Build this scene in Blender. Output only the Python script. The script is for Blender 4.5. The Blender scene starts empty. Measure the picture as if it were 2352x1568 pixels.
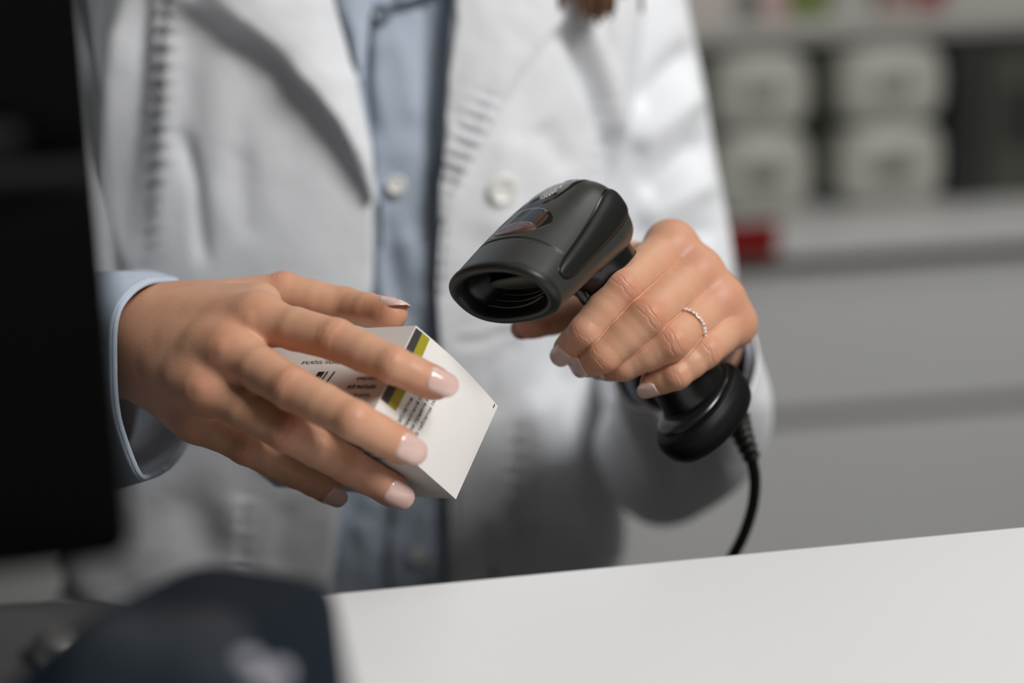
import bpy, bmesh, math, random
import numpy as np
from mathutils import Matrix, Vector

random.seed(5)
rng = np.random.default_rng(5)
SC = bpy.context.scene
COL = SC.collection

# ------------------------------------------------------------------ camera
CAM_H = 1.165
PITCH, ROLL = 12.0, -3.0
FOCAL = 50.0
FPX = 2352 * FOCAL / 36.0
cam_d = bpy.data.cameras.new('camera')
cam_d.lens = FOCAL
cam_d.sensor_width = 36.0
cam_d.clip_start = 0.02
cam_d.dof.use_dof = True
cam_d.dof.focus_distance = 0.622
cam_d.dof.aperture_fstop = 2.4
cam_d.dof.aperture_blades = 0
cam = bpy.data.objects.new('camera', cam_d)
COL.objects.link(cam)
MC = Matrix.Translation((0, 0, CAM_H)) @ Matrix.Rotation(math.radians(90 - PITCH), 4, 'X') @ Matrix.Rotation(math.radians(ROLL), 4, 'Z')
cam.matrix_world = MC
SC.camera = cam
MCN = np.array(MC)
RC, TC = MCN[:3, :3], MCN[:3, 3]

# ------------------------------------------------------------------ world, lights, exposure
SC.view_settings.view_transform = 'Standard'
SC.view_settings.look = 'None'
SC.view_settings.gamma = 1.0
SC.view_settings.exposure = 0.0
wd = bpy.data.worlds.new('world')
SC.world = wd
wd.use_nodes = True
wd.node_tree.nodes['Background'].inputs[0].default_value = (0.72, 0.82, 1.0, 1)
wd.node_tree.nodes['Background'].inputs[1].default_value = 0.07


def area(name, loc, target, sx, sy, power, col=(1, 1, 1)):
    d = bpy.data.lights.new(name, 'AREA')
    d.shape = 'RECTANGLE'
    d.size, d.size_y = sx, sy
    d.energy = power
    d.color = col
    o = bpy.data.objects.new(name, d)
    COL.objects.link(o)
    o.location = loc
    o.rotation_euler = (Vector(target) - Vector(loc)).to_track_quat('-Z', 'Y').to_euler()
    return o


area('ceiling_panel_light', (1.2, -0.34, 2.60), (0.0, 0.8, 1.1), 0.85, 0.85, 64, (1.0, 0.99, 0.975))
area('ceiling_panel_light', (0.1, 0.75, 2.66), (0.1, 0.75, 1.0), 1.2, 0.6, 2.0, (1.0, 0.99, 0.97))
area('ceiling_panel_light', (1.3, 1.5, 2.65), (1.3, 2.2, 0.8), 1.2, 0.6, 12.5, (1.0, 0.98, 0.94))


# ------------------------------------------------------------------ coordinates
def cs(px, py, d):
    """pixel + depth (mm) -> point in the camera's own axes, mm"""
    return np.array([(px - 1176) / FPX * d, -(py - 784) / FPX * d, -d])


def w_of(p):
    """camera-axes mm -> world m"""
    p = np.asarray(p, float)
    return p @ RC.T / 1000.0 + TC


def at(px, py, d):
    """pixel + depth (m) -> world point"""
    return w_of(cs(px, py, d * 1000.0))


def wdir(v):
    return np.asarray(v, float) @ RC.T


def px_of(P):
    """world -> pixel"""
    q = (np.asarray(P) - TC) @ RC
    return np.stack([1176 + q[..., 0] / -q[..., 2] * FPX, 784 - q[..., 1] / -q[..., 2] * FPX], -1)


def ray(px, py):
    d = wdir([(px - 1176) / FPX, -(py - 784) / FPX, -1.0])
    return TC.copy(), d


def hit_z(px, py, z):
    o, d = ray(px, py)
    t = (z - o[2]) / d[2]
    return o + d * t


def unit(v):
    v = np.asarray(v, float)
    return v / (np.linalg.norm(v, axis=-1, keepdims=True) + 1e-12)


# ------------------------------------------------------------------ objects
def thing(name, label, cat, loc=(0, 0, 0), group=None):
    o = bpy.data.objects.new(name, None)
    o.empty_display_size = 0.02
    COL.objects.link(o)
    o.location = loc
    o['label'] = label
    o['category'] = cat
    if group:
        o['group'] = group
    o['_o'] = [float(v) for v in loc]
    return o


def mesh_ob(name, V, F, mat, parent=None, smooth=True, label=None, cat=None, group=None, kind=None, loc=None):
    """one mesh object; V are world points"""
    V = np.asarray(V, float)
    if parent is not None:
        base = np.array(parent['_o'])
    else:
        base = np.array(loc if loc is not None else (0, 0, 0), float)
    me = bpy.data.meshes.new(name)
    me.from_pydata((V - base).tolist(), [], F.tolist() if hasattr(F, 'tolist') else F)
    me.update()
    if smooth:
        me.polygons.foreach_set('use_smooth', [True] * len(me.polygons))
    if mat:
        me.materials.append(mat)
    o = bpy.data.objects.new(name, me)
    COL.objects.link(o)
    if parent is not None:
        o.parent = parent
    else:
        o.location = base
    o['_o'] = [float(v) for v in base]
    if label:
        o['label'] = label
    if cat:
        o['category'] = cat
    if group:
        o['group'] = group
    if kind:
        o['kind'] = kind
    return o


def fix_normals(o):
    bm = bmesh.new()
    bm.from_mesh(o.data)
    bmesh.ops.recalc_face_normals(bm, faces=bm.faces)
    bm.to_mesh(o.data)
    bm.free()


def grid_faces(n, m, wrap_u=False, wrap_v=False):
    F = []
    for i in range(n if wrap_u else n - 1):
        for j in range(m if wrap_v else m - 1):
            a = i * m + j
            b = i * m + (j + 1) % m
            c = ((i + 1) % n) * m + (j + 1) % m
            d = ((i + 1) % n) * m + j
            F.append((a, b, c, d))
    return F


def loft(rings, cap0=True, cap1=True):
    """closed rings, each (m,3) -> V, F"""
    R = [np.asarray(r, float) for r in rings]
    m = len(R[0])
    V = list(np.concatenate(R))
    F = grid_faces(len(R), m, False, True)
    if cap0:
        V.append(R[0].mean(0))
        k = len(V) - 1
        F += [(k, (j + 1) % m, j) for j in range(m)]
    if cap1:
        V.append(R[-1].mean(0))
        k = len(V) - 1
        o = (len(R) - 1) * m
        F += [(k, o + j, o + (j + 1) % m) for j in range(m)]
    return np.array(V), F


def box_vf(lo, hi, M=None, bev=0.0):
    """bevelled box -> V,F (world via 3x4 frame M=(origin, ex, ey, ez))"""
    bm = bmesh.new()
    bmesh.ops.create_cube(bm, size=1.0)
    lo, hi = np.array(lo, float), np.array(hi, float)
    for v in bm.verts:
        v.co = Vector((np.array(v.co) + 0.5) * (hi - lo) + lo)
    if bev > 0:
        bmesh.ops.bevel(bm, geom=list(bm.edges), offset=bev, segments=3, affect='EDGES', profile=0.7)
    bm.verts.index_update()
    V = np.array([v.co[:] for v in bm.verts])
    F = [[v.index for v in f.verts] for f in bm.faces]
    bm.free()
    if M is not None:
        o, ex, ey, ez = M
        V = np.asarray(o) + V[:, :1] * np.asarray(ex) + V[:, 1:2] * np.asarray(ey) + V[:, 2:3] * np.asarray(ez)
    return V, F


def merge(parts):
    V, F, n = [], [], 0
    for v, f in parts:
        V.append(np.asarray(v))
        F += [[i + n for i in q] for q in f]
        n += len(v)
    return np.concatenate(V), F


def catmull(pts, n):
    P = np.asarray(pts, float)
    P = np.vstack([2 * P[0] - P[1], P, 2 * P[-1] - P[-2]])
    out = []
    segs = len(P) - 3
    for k in range(n):
        t = k / (n - 1) * segs
        i = min(int(t), segs - 1)
        f = t - i
        a, b, c, d = P[i:i + 4]
        out.append(0.5 * ((2 * b) + (-a + c) * f + (2 * a - 5 * b + 4 * c - d) * f * f + (-a + 3 * b - 3 * c + d) * f ** 3))
    return np.array(out)


def frames(path):
    T = unit(np.gradient(path, axis=0))
    n = unit(np.cross(T[0], [0.3, 0.2, 1.0]))
    N = []
    for t in T:
        n = unit(n - t * np.dot(n, t))
        N.append(n)
    N = np.array(N)
    return T, N, np.cross(T, N)


def tube(path, radii, m=16, cap=True):
    path = np.asarray(path, float)
    T, N, B = frames(path)
    a = np.linspace(0, 2 * np.pi, m, endpoint=False)
    rings = []
    for i in range(len(path)):
        r = radii[i] if hasattr(radii, '__len__') else radii
        rings.append(path[i] + r * (np.cos(a)[:, None] * N[i] + np.sin(a)[:, None] * B[i]))
    return loft(rings, cap, cap)


def polydist(Q, line):
    """2-D points to a polyline: distance, arc length, side"""
    L = np.asarray(line, float)
    best = np.full(len(Q), 1e9)
    arc = np.zeros(len(Q))
    side = np.zeros(len(Q))
    s0 = 0
    for a, b in zip(L[:-1], L[1:]):
        ab = b - a
        ln = np.linalg.norm(ab)
        t = np.clip(((Q - a) @ ab) / ln ** 2, 0, 1)
        d = np.linalg.norm(Q - a - t[:, None] * ab, axis=1)
        sg = np.sign(ab[0] * (Q[:, 1] - a[1]) - ab[1] * (Q[:, 0] - a[0]))
        k = d < best
        best[k] = d[k]
        arc[k] = s0 + t[k] * ln
        side[k] = sg[k]
        s0 += ln
    return best, arc, side, s0


# ------------------------------------------------------------------ materials
def mat(name, col, rough=0.5, metal=0.0, spec=0.5, **kw):
    m = bpy.data.materials.new(name)
    m.use_nodes = True
    b = m.node_tree.nodes['Principled BSDF']
    b.inputs['Base Color'].default_value = (*col, 1)
    b.inputs['Roughness'].default_value = rough
    b.inputs['Metallic'].default_value = metal
    b.inputs['Specular IOR Level'].default_value = spec
    for k, v in kw.items():
        b.inputs[k].default_value = v
    return m


def nodes(m):
    return m.node_tree.nodes, m.node_tree.links, m.node_tree.nodes['Principled BSDF']


def add_bump(m, scale, strength, dist, kind='noise', detail=3.0, coord='Object'):
    N, L, b = nodes(m)
    tc = N.new('ShaderNodeTexCoord')
    if kind == 'noise':
        t = N.new('ShaderNodeTexNoise')
        t.inputs['Detail'].default_value = detail
        out = t.outputs['Fac']
    elif kind == 'voronoi':
        t = N.new('ShaderNodeTexVoronoi')
        out = t.outputs['Distance']
    t.inputs['Scale'].default_value = scale
    L.new(tc.outputs[coord], t.inputs['Vector'])
    bp = N.new('ShaderNodeBump')
    bp.inputs['Strength'].default_value = strength
    bp.inputs['Distance'].default_value = dist
    L.new(out, bp.inputs['Height'])
    old = b.inputs['Normal'].links[0].from_socket if b.inputs['Normal'].links else None
    if old:
        L.new(old, bp.inputs['Normal'])
    L.new(bp.outputs['Normal'], b.inputs['Normal'])
    return m


def weave(m, scale, strength=0.35, dist=0.0004):
    """woven cloth: two crossed wave textures"""
    N, L, b = nodes(m)
    tc = N.new('ShaderNodeTexCoord')
    ws = []
    for ax in ('X', 'Z'):
        w = N.new('ShaderNodeTexWave')
        w.bands_direction = ax
        w.inputs['Scale'].default_value = scale
        w.inputs['Distortion'].default_value = 0.6
        w.inputs['Detail'].default_value = 1.0
        L.new(tc.outputs['Object'], w.inputs['Vector'])
        ws.append(w)
    mx = N.new('ShaderNodeMath')
    mx.operation = 'MULTIPLY'
    L.new(ws[0].outputs['Fac'], mx.inputs[0])
    L.new(ws[1].outputs['Fac'], mx.inputs[1])
    bp = N.new('ShaderNodeBump')
    bp.inputs['Strength'].default_value = strength
    bp.inputs['Distance'].default_value = dist
    L.new(mx.outputs[0], bp.inputs['Height'])
    L.new(bp.outputs['Normal'], b.inputs['Normal'])
    return m


def mottled(m, c1, c2, scale=8.0):
    N, L, b = nodes(m)
    tc = N.new('ShaderNodeTexCoord')
    t = N.new('ShaderNodeTexNoise')
    t.inputs['Scale'].default_value = scale
    t.inputs['Detail'].default_value = 4
    L.new(tc.outputs['Object'], t.inputs['Vector'])
    r = N.new('ShaderNodeValToRGB')
    r.color_ramp.elements[0].position = 0.3
    r.color_ramp.elements[1].position = 0.7
    r.color_ramp.elements[0].color = (*c1, 1)
    r.color_ramp.elements[1].color = (*c2, 1)
    L.new(t.outputs['Fac'], r.inputs['Fac'])
    L.new(r.outputs['Color'], b.inputs['Base Color'])
    return m


def skin_mat():
    m = mat('skin', (0.6, 0.36, 0.25), 0.46, 0, 0.35)
    N, L, b = nodes(m)
    b.inputs['Subsurface Weight'].default_value = 0.22
    b.inputs['Subsurface Radius'].default_value = (1.0, 0.35, 0.2)
    b.inputs['Subsurface Scale'].default_value = 0.004
    at_ = N.new('ShaderNodeAttribute')
    at_.attribute_name = 'flush'
    tc = N.new('ShaderNodeTexCoord')
    nz = N.new('ShaderNodeTexNoise')
    nz.inputs['Scale'].default_value = 90
    nz.inputs['Detail'].default_value = 9
    nz.inputs['Roughness'].default_value = 0.62
    L.new(tc.outputs['Object'], nz.inputs['Vector'])
    ad = N.new('ShaderNodeMath')
    ad.operation = 'MULTIPLY_ADD'
    L.new(nz.outputs['Fac'], ad.inputs[0])
    ad.inputs[1].default_value = 0.62
    L.new(at_.outputs['Fac'], ad.inputs[2])
    sb = N.new('ShaderNodeMath')
    sb.operation = 'SUBTRACT'
    L.new(ad.outputs[0], sb.inputs[0])
    sb.inputs[1].default_value = 0.26
    sb.use_clamp = True
    r = N.new('ShaderNodeValToRGB')
    r.color_ramp.elements[0].color = (*SKIN_A, 1)
    r.color_ramp.elements[1].color = (*SKIN_B, 1)
    L.new(sb.outputs[0], r.inputs['Fac'])
    L.new(r.outputs['Color'], b.inputs['Base Color'])
    add_bump(m, 900, 0.16, 0.00025, 'voronoi')
    add_bump(m, 420, 0.18, 0.0003, 'noise')
    return m


SKIN_A = (0.615, 0.34, 0.215)
SKIN_B = (0.55, 0.205, 0.125)
M_SKIN = skin_mat()
M_NAIL = mat('nail_polish', (0.74, 0.50, 0.44), 0.16, 0, 0.6)
M_NAIL.node_tree.nodes['Principled BSDF'].inputs['Coat Weight'].default_value = 0.8
M_COAT = add_bump(weave(mat('white_coat_cotton', (0.81, 0.825, 0.85), 0.85, 0, 0.2), 420, 0.25), 60, 0.25, 0.004)
M_SHIRT = weave(mottled(mat('blue_shirt_cotton', (0.48, 0.55, 0.65), 0.85, 0, 0.2), (0.455, 0.53, 0.625), (0.51, 0.58, 0.68), 25), 500, 0.4)
M_BUTTON = mat('pearl_button', (0.82, 0.80, 0.76), 0.25, 0, 0.5)
M_COUNTER = mottled(mat('counter_laminate', (0.80, 0.80, 0.80), 0.38), (0.785, 0.785, 0.785), (0.815, 0.815, 0.815), 5)
M_PLASTIC = add_bump(mat('scanner_shell_plastic', (0.030, 0.032, 0.028), 0.36, 0.0, 0.5), 2600, 0.15, 0.0002)
M_RUBBER = mat('black_rubber', (0.0075, 0.008, 0.007), 0.45, 0, 0.3)
M_GLOSS = mat('gloss_black', (0.012, 0.011, 0.010), 0.07, 0, 0.6)
M_GLASSW = mat('scan_window_glass', (0.17, 0.18, 0.15), 0.25, 0, 0.7)
M_LENS = mat('indicator_lens', (0.10, 0.055, 0.045), 0.08, 0, 0.6)
M_SILVER = add_bump(mat('silver_badge', (0.55, 0.55, 0.54), 0.35, 0.8), 1500, 0.9, 0.001, 'voronoi')
M_HANDLE = mat('handle_plastic', (0.007, 0.007, 0.0068), 0.22, 0, 0.5)
M_CARD = mottled(mat('white_carton', (0.83, 0.80, 0.76), 0.55), (0.83, 0.795, 0.75), (0.85, 0.82, 0.78), 14)
M_INK = mat('black_ink', (0.028, 0.026, 0.032), 0.5)
M_OLIVE = mat('olive_ink', (0.36, 0.31, 0.015), 0.5)
M_STRIPE = mat('dark_stripe_ink', (0.045, 0.04, 0.038), 0.5)
M_GOLD = mat('rose_gold', (0.86, 0.62, 0.48), 0.16, 1.0)
M_STONE = mat('clear_stone', (0.95, 0.95, 0.95), 0.03, 0, 0.9)
M_STONE.node_tree.nodes['Principled BSDF'].inputs['Coat Weight'].default_value = 1.0
M_HAIR = add_bump(mat('brown_hair', (0.22, 0.11, 0.055), 0.4), 300, 0.5, 0.001)
M_MON = mat('monitor_plastic', (0.0012, 0.0012, 0.0012), 0.65, 0, 0.02)
M_FOOT = mat('stand_foot_satin', (0.055, 0.055, 0.056), 0.4, 0, 0.3)
M_FOOTB = mat('foot_rubber', (0.0042, 0.0042, 0.0042), 0.5, 0, 0.2)
M_MONBAND = mat('monitor_band', (0.0065, 0.0065, 0.0065), 0.5, 0, 0.06)
M_METAL = mat('brushed_metal', (0.30, 0.295, 0.29), 0.5, 1.0)
M_NAVY = mat('navy_plastic', (0.004, 0.010, 0.017), 0.5, 0, 0.08)
M_NAVYSCR = mat('terminal_screen', (0.014, 0.021, 0.028), 0.35, 0, 0.1)
M_SPOT = mat('pale_spot', (0.36, 0.36, 0.40), 0.4)
M_CAB = mottled(mat('cabinet_laminate', (0.60, 0.60, 0.60), 0.5), (0.59, 0.59, 0.585), (0.61, 0.61, 0.605), 2)
M_SHELF = mat('shelf_laminate', (0.34, 0.335, 0.315), 0.6)
M_RAIL = mat('price_rail', (0.50, 0.49, 0.46), 0.5)
M_BEZEL = mat('bezel_plastic', (0.016, 0.017, 0.015), 0.42, 0, 0.4)
M_PACK = mottled(mat('pale_package_film', (0.40, 0.40, 0.355), 0.4), (0.43, 0.43, 0.385), (0.47, 0.47, 0.425), 6)
M_PRINT = mat('grey_print', (0.20, 0.20, 0.17), 0.6)
M_DARK = mat('dark_package', (0.018, 0.018, 0.017), 0.5)
M_OLIVEDK = mat('dark_olive_package', (0.055, 0.055, 0.042), 0.5)
M_RED = mat('red_tag', (0.20, 0.010, 0.008), 0.7, 0, 0.1)
M_GREEN = mat('green_carton', (0.13, 0.19, 0.03), 0.5)
M_PINKP = mat('pinkish_carton', (0.50, 0.36, 0.33), 0.5)
M_WALL = mottled(mat('painted_wall', (0.40, 0.40, 0.39), 0.8), (0.38, 0.38, 0.37), (0.42, 0.42, 0.41), 1.5)
M_FLOOR = mottled(mat('floor_vinyl', (0.25, 0.245, 0.24), 0.5), (0.23, 0.225, 0.22), (0.27, 0.265, 0.26), 3)
M_CEIL = mat('ceiling_paint', (0.36, 0.36, 0.355), 0.9)
M_TROUSER = weave(mat('dark_trousers', (0.03, 0.035, 0.05), 0.9), 300)
M_SHADOWSHELF = mat('shelf_back_panel', (0.30, 0.30, 0.28), 0.7)

# ------------------------------------------------------------------ the room
def slab(name, lo, hi, m, kind='structure', parent=None, M=None, bev=0.0, **kw):
    V, F = box_vf(lo, hi, M, bev)
    return mesh_ob(name, V, F, m, parent, smooth=False, kind=kind, **kw)


slab('floor', (-3.2, -2.2, -0.1), (3.8, 4.0, 0.0), M_FLOOR)
slab('ceiling', (-3.2, -2.2, 2.72), (3.8, 4.0, 2.82), M_CEIL)
slab('wall_back', (-3.2, 3.9, 0), (3.8, 4.0, 2.72), M_WALL)
M_WALLD = mottled(mat('low_bounce_wall', (0.13, 0.13, 0.135), 0.8), (0.12, 0.12, 0.125), (0.14, 0.14, 0.145), 1.5)  # for unseen walls, coloured dark to cut the fill light
slab('wall_front', (-3.2, -2.2, 0), (3.8, -2.1, 2.72), M_WALLD)
slab('wall_west', (-3.2, -2.2, 0), (-3.1, 4.0, 2.72), M_WALLD)
slab('wall_east', (3.7, -2.2, 0), (3.8, 4.0, 2.72), M_WALL)

# ------------------------------------------------------------------ service counter
ZC = 0.953
pa, pb = hit_z(780, 1361, ZC), hit_z(2352, 1209, ZC)
cex = unit(np.array([pb[0] - pa[0], pb[1] - pa[1], 0]))
cey = np.array([-cex[1], cex[0], 0.0])
corg = np.array([pa[0], pa[1], 0.0])
MCT = (corg, cex, cey, np.array([0, 0, 1.0]))
counter = thing('service_counter', 'white laminate service counter with a straight back edge in front of the person', 'counter', corg)
slab('worktop', (-1.3, -0.62, ZC - 0.03), (1.7, 0.0, ZC), M_COUNTER, None, counter, MCT, 0.0015)
slab('front_panel', (-1.25, -0.60, 0.0), (1.65, -0.56, ZC - 0.03), M_CAB, None, counter, MCT)
slab('side_panel', (-1.25, -0.56, 0.0), (-1.22, -0.06, ZC - 0.03), M_CAB, None, counter, MCT)
slab('side_panel', (1.62, -0.56, 0.0), (1.65, -0.06, ZC - 0.03), M_CAB, None, counter, MCT)
slab('shelf', (-1.22, -0.56, 0.45), (1.62, -0.10, 0.47), M_CAB, None, counter, MCT)

# ------------------------------------------------------------------ signed distance tools (mm)
def rc(P, a, b, ra, rb):
    a, b = np.asarray(a, np.float32), np.asarray(b, np.float32)
    ab = b - a
    t = np.clip(((P - a) @ ab) / float(ab @ ab + 1e-9), 0, 1)
    d = P - a - t[..., None] * ab
    return np.sqrt((d * d).sum(-1)) - (ra + (rb - ra) * t)


def sph(P, c, r):
    d = P - np.asarray(c, np.float32)
    return np.sqrt((d * d).sum(-1)) - r


def ellip(P, c, R, s):
    """ellipsoid, rows of R are axes, s radii (bound approximation)"""
    q = (P - np.asarray(c, np.float32)) @ np.asarray(R, np.float32).T
    k0 = np.sqrt(((q / s) ** 2).sum(-1))
    k1 = np.sqrt(((q / (np.asarray(s) ** 2)) ** 2).sum(-1)) + 1e-9
    return k0 * (k0 - 1) / k1


def smin(a, b, k):
    h = np.clip(0.5 + 0.5 * (b - a) / k, 0, 1)
    return b + (a - b) * h - k * h * (1 - h)


def surface_nets(f, lo, hi, h, chunk=400000):
    n = np.ceil((np.array(hi) - lo) / h).astype(int) + 1
    ax = [lo[i] + h * np.arange(n[i]) for i in range(3)]
    G = np.stack(np.meshgrid(*ax, indexing='ij'), -1).reshape(-1, 3).astype(np.float32)
    D = np.concatenate([f(G[i:i + chunk]) for i in range(0, len(G), chunk)]).reshape(n)
    S = D < 0
    c = [(i, j, k) for i in (0, 1) for j in (0, 1) for k in (0, 1)]
    def corner(A, o):
        return A[o[0]:n[0] - 1 + o[0], o[1]:n[1] - 1 + o[1], o[2]:n[2] - 1 + o[2]]
    cnt = sum(corner(S, o).astype(np.int8) for o in c)
    mix = (cnt > 0) & (cnt < 8)
    idx = -np.ones(mix.shape, np.int64)
    cells = np.argwhere(mix)
    idx[mix] = np.arange(len(cells))
    acc = np.zeros((len(cells), 3))
    w = np.zeros(len(cells))
    vals = {o: corner(D, o)[mix] for o in c}
    for a in c:
        for axis in range(3):
            if a[axis] == 0:
                b = list(a)
                b[axis] = 1
                b = tuple(b)
                va, vb = vals[a], vals[b]
                k = (va < 0) != (vb < 0)
                t = va / (va - vb + 1e-12)
                p = np.array(a)[None] + (np.array(b) - np.array(a))[None] * t[:, None]
                acc[k] += p[k]
                w[k] += 1
    V = (cells + acc / w[:, None]) * h + np.array(lo)
    F = []
    for axis in range(3):
        u, v = [(1, 2), (2, 0), (0, 1)][axis]
        sl0 = [slice(None)] * 3
        sl1 = [slice(None)] * 3
        sl0[axis] = slice(0, n[axis] - 1)
        sl1[axis] = slice(1, n[axis])
        A, B = S[tuple(sl0)], S[tuple(sl1)]
        E_ = np.argwhere(A != B)
        ins = A[tuple(E_.T)]
        ok = (E_[:, u] > 0) & (E_[:, v] > 0) & (E_[:, u] < n[u] - 1) & (E_[:, v] < n[v] - 1)
        E_, ins = E_[ok], ins[ok]
        def cell(du, dv):
            q = E_.copy()
            q[:, u] -= du
            q[:, v] -= dv
            return idx[tuple(q.T)]
        q = np.stack([cell(1, 1), cell(0, 1), cell(0, 0), cell(1, 0)], 1)
        q[~ins] = q[~ins][:, ::-1]
        F.append(q)
    return V, np.concatenate(F)


def subdivide(V, F):
    e = np.stack([F, np.roll(F, -1, 1)], -1).reshape(-1, 2)
    es = np.sort(e, 1)
    key = es[:, 0] * len(V) + es[:, 1]
    uk, inv = np.unique(key, return_inverse=True)
    ea = np.stack([uk // len(V), uk % len(V)], 1)
    EV = V[ea].mean(1)
    FV = V[F].mean(1)
    nv, ne = len(V), len(EV)
    inv = inv.reshape(-1, 4) + nv
    fi = np.arange(len(F)) + nv + ne
    q = np.stack([np.stack([F[:, k], inv[:, k], fi, inv[:, k - 1]], 1) for k in range(4)], 1).reshape(-1, 4)
    return np.concatenate([V, EV, FV]), q


def grad(f, P, e=0.15):
    K = np.array([[1, -1, -1], [-1, -1, 1], [-1, 1, -1], [1, 1, 1]], np.float32)
    g = sum(k[None] * f((P + k * e).astype(np.float32))[:, None] for k in K)
    return unit(g)


def project(f, V, it=3):
    for _ in range(it):
        V = V - grad(f, V) * np.clip(f(V.astype(np.float32)), -1.5, 1.5)[:, None] * 0.9
    return V


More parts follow.
